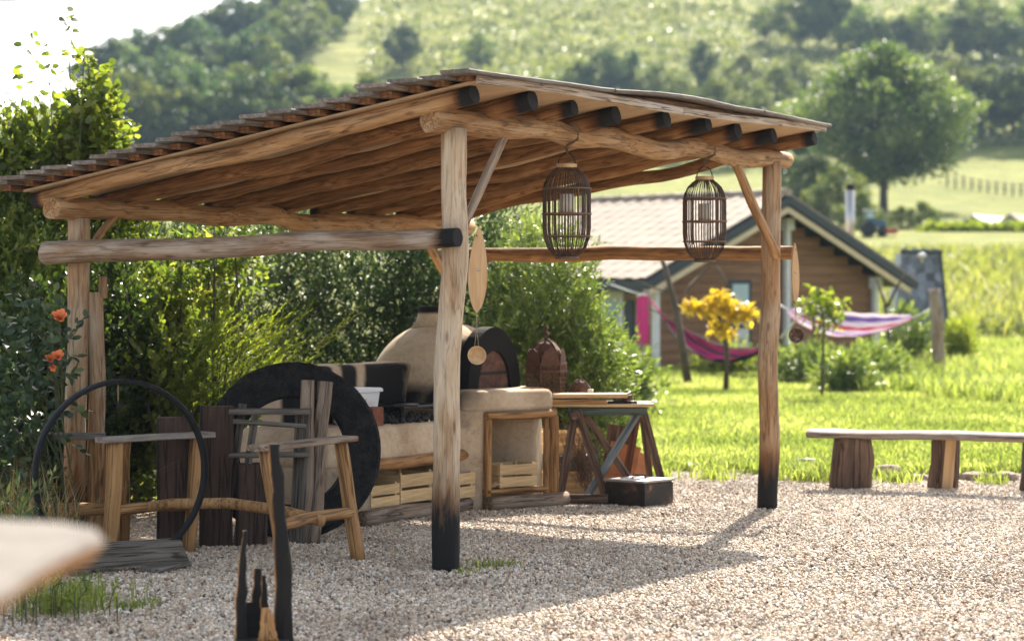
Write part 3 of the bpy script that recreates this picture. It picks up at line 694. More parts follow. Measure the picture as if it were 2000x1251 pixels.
prism('oven_pier', poly([(1.86, -.20), (2.18, -.08), (2.30, .44), (2.0, .95), (1.75, .95), (1.80, .3)]), 0, .73, 'adobe', ov, .03, 1, jitter=.01)
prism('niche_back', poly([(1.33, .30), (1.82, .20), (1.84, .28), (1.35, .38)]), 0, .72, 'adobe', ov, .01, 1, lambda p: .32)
# dome
dc = O(1.777, .567); dR, dz0, dH = .615, .66, .705
dd = Vector((.80, -.60, 0)).normalized()                               # the mouth looks this way
def domechar(p):
    q = Vector((p.x, p.y, 0)); r = q.length
    if r < 1e-3: return .35
    f = ss(q.dot(dd), .24, .38)*ss(p.z, .70, .5)
    left = ss(q.normalized().dot(-U), .55, .85)*ss(p.z, .36, .18)*.9   # soot from the grill
    return max(f, left*.75, .62*ss(p.z, .695, .712))
prof = []
for k in range(25):
    t = math.pi/2*k/24; prof.append((dR*math.cos(t)**.88 if k < 24 else 0, dH*math.sin(t)))
prof = [(dR*1.0, -.02)]+prof
dm = lathe('dome', prof, 'adobe', ov, mw=Matrix.Translation((dc.x, dc.y, dz0)), seg=56, char_or_shade=domechar)
for v in dm.data.vertices:                                             # the mouth side is cut flat
    k = Vector((v.co.x, v.co.y, 0)).dot(dd)
    if k > .42: v.co -= dd*(k-.42)
ch = dc+Vector((-.08, -.02, 0))
lathe('chimney', [(.165, 1.325), (.128, 1.375), (.114, 1.42), (.112, 1.44), (.114, 1.48), (.09, 1.49), (.075, 1.44), (0, 1.40)], 'adobe', ov, mw=Matrix.Translation((ch.x, ch.y, 0)), seg=28, char_or_shade=lambda p: .95*ss(p.z, 1.40, 1.48))
# arched collar around the mouth, door and hinge bar
def arch(name, r, z0, h, t, mat, off, char_or_shade=None, r_in=None, n=22):
    z = Vector((0, 0, 1)); x = z.cross(dd).normalized()
    mw = Matrix((x, dd, z)).transposed().to_4x4(); mw.translation = Vector((dc.x, dc.y, 0))+dd*off+Vector((0, 0, z0))
    out = [(-r, 0)]+[(-r*math.cos(math.pi*k/n), max(0, h*math.sin(math.pi*k/n))) for k in range(1, n)]+[(r, 0)]
    if r_in is None: return extrude_outline(name, out, t, mat, ov, mw)
    s = r_in/r; inn = [(a*s, b*s) for a, b in out]; m = len(out)
    V = [(a, y, b) for y in (-t/2, t/2) for a, b in out]+[(a, y, b) for y in (-t/2, t/2) for a, b in inn]; F = []
    for k in range(m-1):
        F += [(k, k+1, m+k+1, m+k), (2*m+k, 3*m+k, 3*m+k+1, 2*m+k+1), (k, 2*m+k, 2*m+k+1, k+1), (m+k, m+k+1, 3*m+k+1, 3*m+k)]
    F += [(0, m, 3*m, 2*m), (m-1, 3*m-1, 4*m-1, 2*m-1)]
    return mk(name, mesh_pd(name, V, F, False, [1.0]*len(V)), mat, ov, mw)
arch('mouth_collar', .325, .868, .465, .12, 'adobe', .44, r_in=.20)
dr = arch('oven_door', .197, .872, .280, .03, 'rust', .462)
zax = Vector((0, 0, 1)); xd = zax.cross(dd)
board('hinge_bar', dc+dd*.482+xd*(-.16)+Vector((0, 0, .985)), dc+dd*.482+xd*.16+Vector((0, 0, .985)), .022, .010, 'iron', dr, up=tuple(dd))
# timber of the bench: lintels, niche frame, sill logs
log('lintel', O(-.05, -.012, .405), O(1.14, -.012, .405), .045, .042, 'log_gold', ov, bend=.012, seg=10)
log('lintel', O(1.20, -.165, .690), O(1.83, -.385, .690), .032, .036, 'log_gold', ov, bend=.01, seg=10)
log('niche_post', O(1.22, -.165, .0), O(1.225, -.165, .67), .030, .030, 'log_gold', ov, bend=.006, seg=8)
log('niche_post', O(1.755, -.355, .0), O(1.755, -.355, .67), .022, .022, 'log_gold', ov, bend=.004, seg=8)
log('niche_post', O(1.825, -.385, .0), O(1.825, -.385, .67), .036, .036, 'log_gold', ov, bend=.006, seg=10, squash=.6)
board('niche_shelf', O(1.24, -.06, .135), O(1.76, -.25, .135), .34, .02, 'log_gold', ov)
board('niche_shelf_edge', O(1.24, -.165, .125), O(1.75, -.352, .125), .028, .045, 'log_gold', ov)
log('bench_post', O(1.03, -.005, .0), O(1.03, -.005, .40), .032, .032, 'log_gold', ov, bend=.004, seg=8)
log('sill_log', O(-.30, -.06, .045), O(1.10, -.06, .045), .062, .058, 'plank_worn', ov, bend=.01, seg=12)
log('sill_log', O(1.17, -.20, .045), O(1.88, -.46, .045), .060, .055, 'plank_worn', ov, bend=.01, seg=12)

# grill things on the bench
t = thing('grill_grate', 'black iron grill grate with long handle over the coals', 'grill', tuple(O(.60, .27, .665)))
for k in range(8): tube('bar', [O(.47+k*.075, .06, .78), O(.47+k*.075, .48, .78)], .008, 'iron', t, 5)
for b in (.06, .48): board('side_rail', O(.42, b, .775), O(1.05, b, .775), .035, .02, 'iron', t)
tube('handle', [O(.62, .06, .79), O(.40, .0, .80), O(.24, .03, .80)], .013, 'iron', t, 6)
for a, b in ((.44, .07), (1.02, .07), (.44, .47), (1.02, .47)): board('leg', O(a, b, .66), O(a, b, .78), .03, .02, 'iron', t)
V, F = [], []
for k in range(150):
    c = O(RNG.uniform(.2, 1.0), RNG.uniform(.05, .48), .672+abs(RNG.normal())*.018); s = RNG.uniform(.012, .035)
    bm = bmesh.new(); bmesh.ops.create_icosphere(bm, subdivisions=1, radius=s)
    b0 = len(V); V += [v.co*(1+.4*mnoise.noise(v.co*60+Vector((k, 0, 0))))+c for v in bm.verts]; F += [tuple(b0+v.index for v in f.verts) for f in bm.faces]; bm.free()
co = mk('coals', mesh_pd('coals', V, F), 'coal'); co['kind'] = 'stuff'; co['label'] = 'heap of black charcoal under the grill grate'; co['category'] = 'charcoal'
bk = thing('fire_brick', 'red brick standing on end of the grill bench beside the tub', 'brick', tuple(O(.12, .10, .665)))
mk('brick_body', board_mesh(.13, .10, .13, 1, .004), 'brick', bk, frame(O(.10, .10, .664), O(.10, .10, .79), U)[0])
tb = thing('plastic_tub', 'white plastic tub with lid on the grill bench behind the black ring', 'tub', tuple(O(.22, .33, .665)))
def frustum(name, c, w0, d0, w1, d1, z0, z1, mat, parent, ax=U):
    ay = Vector((-ax.y, ax.x, 0)); V = []
    for w, d, z in ((w0, d0, z0), (w1, d1, z1)):
        for sx, sy in ((-1, -1), (1, -1), (1, 1), (-1, 1)): V.append(c+ax*(sx*w/2)+ay*(sy*d/2)+Vector((0, 0, z)))
    bm = bmesh.new(); vs = [bm.verts.new(v) for v in V]
    for f in ((3, 2, 1, 0), (4, 5, 6, 7), (0, 1, 5, 4), (1, 2, 6, 5), (2, 3, 7, 6), (3, 0, 4, 7)): bm.faces.new([vs[i] for i in f])
    bmesh.ops.bevel(bm, geom=list(bm.edges), offset=min(.012, (z1-z0)*.2), segments=2, affect='EDGES'); me = bpy.data.meshes.new(name); bm.to_mesh(me); bm.free()
    return mk(name, me, mat, parent)
frustum('tub_body', O(.22, .33), .24, .20, .29, .25, .664, .90, 'tub', tb)
frustum('lid', O(.22, .33), .325, .28, .31, .265, .892, .920, 'tub', tb)
frustum('label_patch', O(.22, .205, 0), .10, .012, .10, .012, .81, .85, 'white_paint', tb)

# crates ------------------------------------------------------------
def crate(c, ax, L, Wd, H, label, group, nsl=2, grip=False, tilt=0):
    ax = ax.normalized(); ay = Vector((-ax.y, ax.x, 0)); t = thing('wooden_crate', label, 'crate', tuple(c), group)
    up = Vector((0, 0, 1)); sw = H/(nsl)*.80
    for k in range(nsl):
        z = c.z+H*(k+.5)/nsl*.98
        for s in (-1, 1):
            board('slat', c+ax*(-L/2)+ay*(s*Wd/2)+up*(z-c.z), c+ax*(L/2)+ay*(s*Wd/2)+up*(z-c.z), .010, sw, 'crate', t, seg=2, jit=.002, bev=.001)
            board('slat', c+ay*(-Wd/2+.012)+ax*(s*(L/2-.006))+up*(z-c.z), c+ay*(Wd/2-.012)+ax*(s*(L/2-.006))+up*(z-c.z), .010, sw, 'crate', t, seg=2, jit=.002, bev=.001)
    for sx in (-1, 1):
        for sy in (-1, 1): board('corner_post', c+ax*(sx*(L/2-.026))+ay*(sy*(Wd/2-.02)), c+ax*(sx*(L/2-.026))+ay*(sy*(Wd/2-.02))+up*H, .028, .026, 'crate', t, up=tuple(ax), seg=1)
    for k in range(4):
        b = (k+.5)/4-.5; board('floor_slat', c+ax*(-L/2+.015)+ay*(b*(Wd-.06))+up*.012, c+ax*(L/2-.015)+ay*(b*(Wd-.06))+up*.012, Wd/5, .008, 'crate', t, seg=1)
    if grip:
        for s in (-1,):
            z = H*(nsl-.5)/nsl; board('hand_hole', c+ay*(s*(Wd/2+.0052))+ax*(-.035)+up*z, c+ay*(s*(Wd/2+.0052))+ax*.035+up*z, .003, .022, 'coal', t, seg=1, bev=.001)
    return t
crate(O(.12, .16, .095), U, .36, .30, .17, 'low wooden crate under the grill bench, next to the black ring', 'crates under the oven')
crate(O(.55, .17, .095), U, .44, .30, .225, 'wooden crate with hand hole under the grill bench', 'crates under the oven', grip=True)
crate(O(.98, .02, .095), U, .30, .26, .20, 'wooden crate at the end of the grill bench, half behind the pale post', 'crates under the oven')
d1 = (O(1.76, -.25)-O(1.24, -.06)).normalized()
crate(O(1.56, -.14, .147), d1, .36, .24, .185, 'wooden crate standing on the niche shelf below the oven', 'crates under the oven')
t = thing('kindling', 'few dry sticks of kindling on the niche shelf', 'kindling', tuple(O(1.32, -.12, .147)))
for k in range(9):
    a = RNG.uniform(-.5, .5); c = O(1.315+RNG.normal()*.015, -.13+RNG.normal()*.02, .152+k*.004); d = Vector((math.cos(a), math.sin(a), RNG.uniform(.0, .3)))*.07
    tube('stick', [c-d*.8, c+d], .003, 'crate', t, 4)

# ------------------------------------------------------------------ trestle table and what is on and under it
tt = thing('trestle_table', 'sawhorse table with worn boards and crossed braces beside the oven', 'table', (.70, 18.5, 0))
for k, (y, w) in enumerate(((18.33, .17), (18.515, .18), (18.70, .17))):
    board('top_board', (.30-.0*k, y, .742), (1.075+.02*math.sin(k*4), y, .742), w, .024, 'plank_worn' if k else 'crate', tt, seg=4)
board('side_beam', (.42, 18.26, .695), (1.02, 18.30, .695), .035, .058, 'greenwood', tt)
board('side_beam', (.42, 18.66, .695), (1.02, 18.68, .695), .035, .058, 'greenwood', tt)
log('end_log', (.475, 18.17, .672), (.475, 18.72, .690), .036, .036, 'brownwood', tt, bend=0, seg=12)
board('leg', (.352, 18.20, 0), (.478, 18.26, .70), .062, .040, 'brownwood', tt, up=(0, -1, 0))
board('leg', (.725, 18.17, 0), (.490, 18.21, .71), .058, .042, 'brownwood', tt, up=(0, -1, 0))
board('leg', (.86, 18.80, 0), (.975, 18.66, .70), .060, .042, 'redwood', tt, up=(0, -1, 0))
board('leg', (1.19, 18.62, 0), (1.0, 18.50, .70), .062, .044, 'brownwood', tt, up=(0, -1, 0))
board('cross_brace', (.545, 18.225, .02), (.965, 18.40, .69), .060, .026, 'paintwood', tt, up=(0, -1, 0))
board('cross_brace', (.56, 18.30, .66), (.93, 18.46, .12), .055, .026, 'brownwood', tt, up=(0, -1, 0))
board('foot_rail', (.335, 18.155, .045), (.72, 18.125, .045), .030, .075, 'brownwood', tt)
board('leg', (1.09, 18.80, 0), (1.0, 18.66, .70), .05, .04, 'brownwood', tt, up=(0, -1, 0))
bd = thing('cutting_board', 'long pale cutting board lying on the trestle table', 'board', (.62, 18.42, .755))
board('board_body', (.30, 18.36, .812), (.865, 18.40, .812), .26, .030, 'paddle', bd, seg=3)
for x in (.36, .80): board('cleat', (x, 18.27, .776), (x, 18.50, .776), .05, .042, 'brownwood', bd)
o = board('serving_board', (.30, 18.255, .771), (.715, 18.265, .771), .07, .032, 'log_gold', None); tag(o, 'narrow orange-brown board under the pale cutting board', 'board')
o = board('wooden_block', (.872, 18.33, .785), (.872, 18.52, .785), .085, .06, 'brownwood', None, up=(0, 0, 1)); tag(o, 'speckled wooden block at the end of the cutting board', 'block')
kn = thing('long_knife', 'black-handled knife laid along the table front edge', 'knife', (.83, 18.27, .757))
tube('handle', [(.86, 18.255, .766), (.945, 18.252, .766)], .011, 'iron', kn, 8); board('blade', (.72, 18.262, .764), (.862, 18.256, .766), .003, .022, 'iron', kn)
kn = thing('machete', 'dark machete propped on the wooden block, tip pointing up', 'machete', (.93, 18.42, .815))
board('blade', (.90, 18.46, .820), (1.035, 18.42, .872), .004, .030, 'iron', kn, up=(0, -1, 0)); tube('handle', [(.80, 18.49, .790), (.902, 18.46, .822)], .011, 'iron', kn, 8)
rk = rock('white_stone', (.60, 18.44, .842), (.028, .022, .022), 'white_paint', seed=3); tag(rk, 'small white stone on the cutting board', 'stone')
# rusty lanterns: pierced panels are real fretwork bars
def lantern(c, w, hb, hd, label, name='fretwork_lantern', fret=True, rot=.5):
    t = thing(name, label, 'lantern', tuple(c), 'rusty lanterns on the trestle table'); nS = 6; R = w/2
    cor = [c+Vector((R*math.cos(rot+k*math.pi/3), R*math.sin(rot+k*math.pi/3), 0)) for k in range(nS)]
    up = Vector((0, 0, 1))
    if fret:
        for k in range(nS):
            p, q = cor[k], cor[(k+1) % nS]; tube('corner_post', [p, p+up*hb], .007, 'rust', t, 5)
            for z in (.012, hb*.80, hb*.985): board('frame_bar', p+up*z, q+up*z, .010, .024, 'rust', t, up=(0, 0, 1), seg=1)
            V, F = [], []; n1, n2 = 6, 7
            for i in range(n1+1):
                for j in range(n2):
                    s0, s1 = i/n1, max(0, min(1, (i+(1 if (i+j) % 2 else -1))/n1)); za, zb = .02+(hb*.78)*j/n2, .02+(hb*.78)*(j+1)/n2
                    tube_into(V, F, [p.lerp(q, s0)+up*za, p.lerp(q, (s0+s1)/2)+up*((za+zb)/2+.006), p.lerp(q, s1)+up*zb], .0032, 4)
            for j in range(1, n2): tube_into(V, F, [p+up*(.02+hb*.78*j/n2), q+up*(.02+hb*.78*j/n2)], .003, 4)
            for i in range(10): tube_into(V, F, [p.lerp(q, i/10)+up*hb*.80, p.lerp(q, (i+1)/10)+up*hb*.98], .004, 4)
            mk('fretwork_panel', mesh_pd('fretwork_panel', V, F), 'rust', t, kind='stuff')
            m = (p+q)/2; mw = Matrix((( (q-p).normalized()), ((m-c).normalized()), up)).transposed().to_4x4(); mw.translation = m+up*hb
            hw = (q-p).length*.46; extrude_outline('arch_plate', [(-hw, 0), (hw, 0), (hw*.92, hd*.28), (hw*.55, hd*.50), (0, hd*.62), (-hw*.55, hd*.50), (-hw*.92, hd*.28)], .004, 'rust', t, mw)
    k2 = .80 if fret else 1.0
    lathe('dome_cap', [(R*k2, hb), (R*k2*1.0, hb+hd*.25), (R*k2*.86, hb+hd*.55), (R*k2*.55, hb+hd*.82), (R*k2*.16, hb+hd*.97), (.012, hb+hd*1.06), (0, hb+hd*1.07)], 'rust', t, c, 18, smooth=False)
    for k in range(nS):
        a = rot+k*math.pi/3; tube('rib', [c+Vector((R*k2*f*math.cos(a), R*k2*f*math.sin(a), hb+hd*h)) for f, h in ((1.02, 0), (1.02, .25), (.88, .56), (.57, .83), (.15, 1.0))], .005, 'rust', t, 5)
    zt2 = c.z+hb+hd*1.03
    lathe('finial', [(.010, 0), (.008, .012), (.022, .03), (.022, .038), (.008, .052), (.007, .062), (.018, .075), (.016, .09), (0, .10)] if fret else [(.010, 0), (.012, .01), (0, .022)], 'rust', t, (c.x, c.y, zt2), 12)
    if not fret: lathe('base_drum', [(R*.9, 0), (R, .01), (R, hb), (0, hb)], 'rust', t, c, 18)
    return t
lantern(Vector((.265, 18.63, .754)), .31, .295, .185, 'tall rusty fretwork lantern with domed top and finial behind the clay counter', rot=.2)
lantern(Vector((.525, 18.64, .754)), .175, .05, .12, 'small rusty ribbed dome lantern beside the tall fretwork lantern', 'dome_lantern', False)
# under the table
crate(Vector((.45, 18.98, .0)), Vector((1, .2, 0)), .42, .30, .20, 'bottom crate of the stack behind the sawhorse legs', 'crates under the table')
o = board('grey_plank_box', (.25, 18.86, .265), (.62, 18.92, .265), .26, .12, 'grey_old', None); tag(o, 'grey weathered box between two crates under the table', 'box')
crate(Vector((.40, 18.97, .328)), Vector((1, .15, 0)), .34, .28, .19, 'top crate of the stack behind the sawhorse legs', 'crates under the table')
t = thing('wicker_bundle', 'loose bundle of brown twigs hanging behind the sawhorse', 'twigs', (.62, 18.74, 0))
V, F = [], []
for k in range(70):
    c = Vector((.57+RNG.normal()*.035, 18.74+RNG.normal()*.04, RNG.uniform(.02, .25))); d = Vector((RNG.normal()*.10, RNG.normal()*.08, RNG.uniform(.2, .5)))
    tube_into(V, F, [c, c+d*.5+Vector((RNG.normal()*.03, 0, 0)), c+d], .0035, 4, .5)
mk('twigs', mesh_pd('twigs', V, F), 'brownwood', t, kind='stuff')
t = thing('terracotta_slab', 'orange terracotta slabs leaning under the trestle table', 'tile', (.80, 18.95, 0))
for i, (x, y, h, lean, w, m_) in enumerate(((.80, 18.86, .40, .12, .24, 'terracotta'), (.79, 19.0, .54, .10, .22, 'brownwood'), (.90, 18.95, .30, .2, .16, 'terracotta'))):
    board('slab', (x, y, 0), (x+lean*.8, y+lean, h), w, .024, m_, t, up=(0, -1, 0))
bx = thing('ash_box', 'burnt black tin box with pale lid and handle on the gravel', 'tin box', (.956, 18.05, 0))
bc = Vector((.956, 18.19, 0)); bax = Vector((.247, .30, 0)).normalized()
frustum('box_body', bc, .385, .37, .385, .37, 0, .18, 'burnt_tin', bx, bax)
frustum('lid', bc, .397, .382, .397, .382, .180, .196, 'tin_lid', bx, bax)
for s in (-.16,): tube('handle', [bc+bax*.0+Vector((-.05, 0, .195)), bc+Vector((-.045, 0, .222)), bc+Vector((.045, 0, .222)), bc+Vector((.05, 0, .195))], .008, 'iron', bx, 6)

# ================================================================== THINGS LEFT OF THE OVEN
# big black ring leaning on the bench end
t = thing('black_ring', 'huge charred black wooden ring leaning against the grill bench', 'ring', (-1.42, 15.62, 0))
nrm = Vector((.20, -.97, .13)).normalized(); zc = .572
up = Vector((0, 0, 1)); xr = up.cross(nrm).normalized(); yr = nrm.cross(xr)
cen = Vector((X(572, 15.7), 15.70, .572)); mw = Matrix((xr, yr, nrm)).transposed().to_4x4(); mw.translation = cen
n = 64; Ro, Ri, th = .575, .345, .095; V = []; F = []
prof = [(Ri, -th/2), (Ro-.02, -th/2), (Ro, -th/2+.02), (Ro, th/2-.02), (Ro-.02, th/2), (Ri+.01, th/2)]
for k in range(n):
    a = 2*math.pi*k/n
    for r, z in prof:
        rr = r*(1+.006*mnoise.noise((math.cos(a)*2, math.sin(a)*2, r*3))); V.append((rr*math.cos(a), rr*math.sin(a), z))
m = len(prof)
for k in range(n):
    for j in range(m): F.append((k*m+j, k*m+(j+1) % m, ((k+1) % n)*m+(j+1) % m, ((k+1) % n)*m+j))
mk('ring_body', mesh_pd('ring_body', V, [f[::-1] for f in F]), 'black_ring', t, mw)
# stakes, sleepers
t = thing('split_stake', 'split weathered log stake standing before the black ring, one limb upright', 'stake', tuple(G(600, 1062)))
b = G(600, 1060)
log('limb', b+Vector((-.02, 0, -.02)), P(601, 742, b.y+.12), .052, .045, 'plank_worn', t, bend=.03, rough=.08, seg=10, squash=.6, up=(0, 1, 0))
log('limb', b+Vector((.03, -.03, -.02)), P(636, 745, b.y+.16), .052, .046, 'plank_worn', t, bend=.03, rough=.08, seg=10, squash=.6, up=(0, 1, 0))
for px, y0, y1, w, lab in ((418, 793, 1064, .21, 'tallest dark railway sleeper standing on end beside the black ring'), (333, 816, 1074, .20, 'dark railway sleeper on end behind the table frame leg'), (487, 906, 1064, .20, 'shortest dark railway sleeper stump before the black ring')):
    g = G(px, y1); h = Z(y0, g.y)
    o = board('railway_sleeper', (g.x, g.y+.06, -.03), (g.x+.01, g.y+.07, h), w, .15, 'sleeper', None, up=(.15, -1, 0), seg=6, jit=.014, bev=.012); tag(o, lab, 'sleeper', 'railway sleepers on end')
# grey high trestle in front of the ring
t = thing('grey_trestle', 'old grey wooden trestle with two shelves in front of the black ring', 'trestle', (X(520, 15.35), 15.35, 0))
D = 15.38
board('top_board', P(448, 803, D), P(606, 803, D+.03), .16, .035, 'grey_old', t)
board('shelf', P(448, 888, D), P(604, 886, D+.03), .16, .03, 'grey_old', t)
for x0, y0, x1, y1, dy in ((474, 788, 440, 1062, .03), (500, 800, 462, 1060, -.05), (598, 806, 586, 1060, .02), (585, 806, 572, 1060, .10)):
    a = P(x0, y0, D+dy); b2 = P(x1, y1, D+dy); b2.z = 0; board('leg', b2, a, .048, .028, 'grey_old', t, up=(0, -1, 0))
board('crossbar', P(455, 822, D-.07), P(598, 832, D-.05), .02, .03, 'grey_old', t)

# unfinished table frame: two end trestles joined by a bent stretcher log
t = thing('table_frame', 'rustic log table frame without top, two trestles joined by curved stretcher', 'table frame', (X(450, 14.4), 14.4, 0))
def leg(f, top, w, m='log_gold', r=.045): return log('leg', f+Vector((0, 0, -.01)), top, r*1.05, r, m, t, bend=.012, rough=.05, seg=10)
fA0, fA1 = G(212, 1092), G(368, 1076); fB0, fB1 = G(558, 1120), G(700, 1092)
tA0, tA1 = P(224, 862, fA0.y+.05), P(384, 852, fA1.y+.05); tB0, tB1 = P(519, 876, fB0.y+.05), P(666, 858, fB1.y+.03)
for f, tp in ((fA0, tA0), (fA1, tA1), (fB0, tB0), (fB1, tB1)): leg(f, Vector((tp.x, tp.y, .70)), .08, r=.050 if f is fA0 else .042)
log('leg', G(232, 1070)+Vector((0, .1, 0)), Vector((X(240, 14.65), 14.7, .70)), .05, .045, 'log_gold', t, bend=.01, seg=10)
def topbar(p, q, ext, m): d = (q-p).normalized(); return board('top_bar', p-d*ext, q+d*ext, .13, .034, m, t, seg=5, jit=.008)
topbar(Vector((tA0.x, tA0.y, .718)), Vector((tA1.x, tA1.y, .718)), .10, 'board_grey')
topbar(Vector((tB0.x, tB0.y, .718)), Vector((tB1.x, tB1.y, .718)), .09, 'plank_worn')
sA, sB = Vector((X(300, 14.7), 14.70, .27)), (fB0+fB1)/2+Vector((0, 0, .265))
log('stretcher', fA0.lerp(tA0, .4), fA1.lerp(tA1, .4), .032, .03, 'log_gold', t, seg=9)
log('stretcher', fB0.lerp(Vector((tB0.x, tB0.y, .7)), .38), fB1.lerp(Vector((tB1.x, tB1.y, .7)), .40), .036, .034, 'log_gold', t, bend=.02, seg=9)
pts = [sA+Vector((-.22, .02, .0)), sA+Vector((.1, 0, .045)), sA.lerp(sB, .45)+Vector((0, 0, .075)), sA.lerp(sB, .75)+Vector((0, 0, .05)), sB+Vector((.0, 0, .0))]
tube('long_stretcher', pts, .034, 'log_gold', t, 10)
# second frame, mostly behind the plants
t = thing('log_bench', 'dark-topped log bench behind the rose bush and hoop', 'bench', (X(120, 15.0), 15.0, 0))
board('seat', (X(20, 15.1), 15.1, .70), (X(205, 15.15), 15.15, .70), .16, .04, 'grey_old', t, seg=5, jit=.008)
log('stretcher', (X(30, 15.05), 15.05, .23), (X(205, 15.1), 15.1, .245), .042, .04, 'log_gold', t, bend=.02, seg=10)
for px in (35, 188): log('leg', (X(px, 15.1), 15.1, -.01), (X(px+4, 15.12), 15.12, .69), .048, .044, 'log_gold', t, seg=10)

# hoop on a wooden foot
t = thing('standing_hoop', 'black metal hoop standing upright on a grey board foot', 'hoop', tuple(G(255, 1112)))
hc = P(237, 899, 13.9); hc.z = .565; hd_ = Vector((math.cos(math.radians(32)), math.sin(math.radians(32)), 0))
n = 72; V = []; F = []; R = .525; prof = [(-.028, -.012), (.028, -.012), (.030, .006), (.012, .014), (-.012, .014), (-.030, .006)]; side = Vector((-hd_.y, hd_.x, 0))
for k in range(n):
    a = 2*math.pi*k/n; rad = hd_*math.cos(a)+Vector((0, 0, 1))*math.sin(a)
    for s, r in prof: V.append(hc+rad*(R+r)+side*s)
for k in range(n):
    for j in range(6): F.append((k*6+j, k*6+(j+1) % 6, ((k+1) % n)*6+(j+1) % 6, ((k+1) % n)*6+j))
mk('hoop_ring', mesh_pd('hoop_ring', V, F, False), 'hoop', t)
fb = Vector((hc.x, hc.y, 0))
for s in (-1, 1):
    pts = [(.03, -.31), (.165, -.25), (.165, .345), (.03, .40)]
    mwf = Matrix((Vector((0, 0, 1)), -side, hd_)).transposed().to_4x4(); mwf.translation = fb+side*(s*.052)
    extrude_outline('side_board', pts, .030, 'grey_old', t, mwf)
board('foot_plate', fb+hd_*(.08)-side*.20+Vector((0, 0, .016)), fb+hd_*(.40)+side*.06+Vector((0, 0, .016)), .14, .028, 'grey_old', t)
board('foot_plate', fb-hd_*(.30)-side*.14+Vector((0, 0, .016)), fb-hd_*(.22)+side*.14+Vector((0, 0, .016)), .12, .028, 'grey_old', t)
tube('cord', [hc+Vector((0, 0, .53))+hd_*-.02, hc+Vector((-.0, 0, .40))-hd_*.02], .003, 'cord', t, 4)
log('knot', hc+Vector((0, 0, .36))-hd_*.02, hc+Vector((0, 0, .41))-hd_*.02, .009, .007, 'hoop', t, n=3, seg=6)

# burnt hollow stump in front
t = thing('burnt_stump', 'burnt hollow tree stump with tall black shards in the foreground', 'stump', (X(515, 10.7), 10.7, 0))
D = 10.7
def shard(name, pts, r, mat='sleeper', char_or_shade=True, tp=.5, sq=.55):
    pts = [Vector(p) for p in pts]; V, F, C = [], [], []; seg = 9; _seed[0] += 1; s = _seed[0]
    for i in range(17):
        u = i/16*(len(pts)-1); k = min(int(u), len(pts)-2); p = pts[k].lerp(pts[k+1], u-k); rr = r*(1+(tp-1)*i/16)
        for j in range(seg):
            a = 2*math.pi*j/seg; q = rr*(1+.5*mnoise.noise((s*3+math.cos(a)*1.7, math.sin(a)*1.7, i*.35))+.35*mnoise.noise((s*5+math.cos(a)*4, math.sin(a)*4, i*.9)))
            V.append(p+Vector((q*math.cos(a), q*sq*math.sin(a), .012*mnoise.noise((j, i, s))))); C.append(1.0 if (char_or_shade and math.cos(a) > -.55) else 0.0)
    for i in range(16):
        for j in range(seg): F.append((i*seg+j, i*seg+(j+1) % seg, (i+1)*seg+(j+1) % seg, (i+1)*seg+j))
    F += [tuple(range(seg-1, -1, -1)), tuple(range(16*seg, 17*seg))]
    return mk(name, mesh_pd(name, V, F, False, C), mat, t)
b = lambda px, py, dy=0: P(px, py, D+dy)
shard('tall_shard', [b(552, 1288), b(553, 1150), b(549, 1040), b(541, 930), b(533, 866)], .040, 'log_gold', tp=.62)
shard('left_shard', [b(472, 1288), b(471, 1180), b(474, 1100), b(478, 1035)], .032, 'log_gold', tp=.30, sq=.8)
shard('middle_shard', [b(500, 1290, .07), b(501, 1190, .07), b(504, 1108, .07)], .045, 'log_gold', tp=.35)
shard('middle_shard', [b(519, 1290, .05), b(517, 1190, .05), b(515, 1122, .05)], .030, 'log_gold', tp=.25)
shard('front_shard', [b(528, 1290, -.07), b(524, 1240, -.07), b(520, 1186, -.06)], .062, 'log_gold', False, tp=.25)
shard('stump_wall', [b(490, 1290, .06), b(490, 1235, .06), b(484, 1175, .06)], .055, 'log_gold', tp=.3)
log('stump_base', (X(514, D), D, -.03), (X(514, D), D, .075), .145, .125, 'log_gold', t, rough=.12, seg=16, n=5, c1=.2)

# foreground live-edge table slab, far out of focus, and a lantern on a crook
t = thing('bar_table', 'bleached live-edge wooden slab on a tall leg, blurred in the foreground', 'table', (-1.05, 3.95, 0))
ol = [(-2.0, 4.27), (-.90, 4.29), (-.78, 4.23), (-.70, 4.12), (-.672, 4.0), (-.69, 3.86), (-.70, 3.6), (-.69, 3.3), (-.70, 2.9), (-.74, 2.6), (-2.0, 2.55)]
k = len(ol); lev = ((-.085, 1.145), (-.03, 1.165), (0, 1.20), (-.008, 1.212)); V = []; F = []
for off, z in lev: V += [(x+(off if x > -1.9 else 0), y+(off if y > 4.1 else (-off if y < 2.7 else 0)), z) for x, y in ol]
for l in range(3): F += [(l*k+i, l*k+(i+1) % k, (l+1)*k+(i+1) % k, (l+1)*k+i) for i in range(k)]
mk('edge', mesh_pd('edge', V[:3*k], [f[::-1] for f in F if max(f) < 3*k]+[tuple(range(k))]), 'log_gold', t)
mk('top', mesh_pd('top', V[2*k:], [tuple(x-2*k for x in f[::-1]) for f in F if min(f) >= 2*k]+[tuple(range(2*k-1, k-1, -1))]), 'bleached', t)
log('leg', (-1.45, 4.0, 0), (-1.45, 4.0, 1.16), .09, .08, 'log_gold', t)
lathe('foot', [(.32, 0), (.32, .03), (.1, .07), (0, .07)], 'log_gold', t, (-1.45, 4.0, 0), 20)
t = thing('crook_lantern', 'blurred hanging lantern on an iron crook at the frame edge', 'lantern', (-1.35, 4.6, 0))
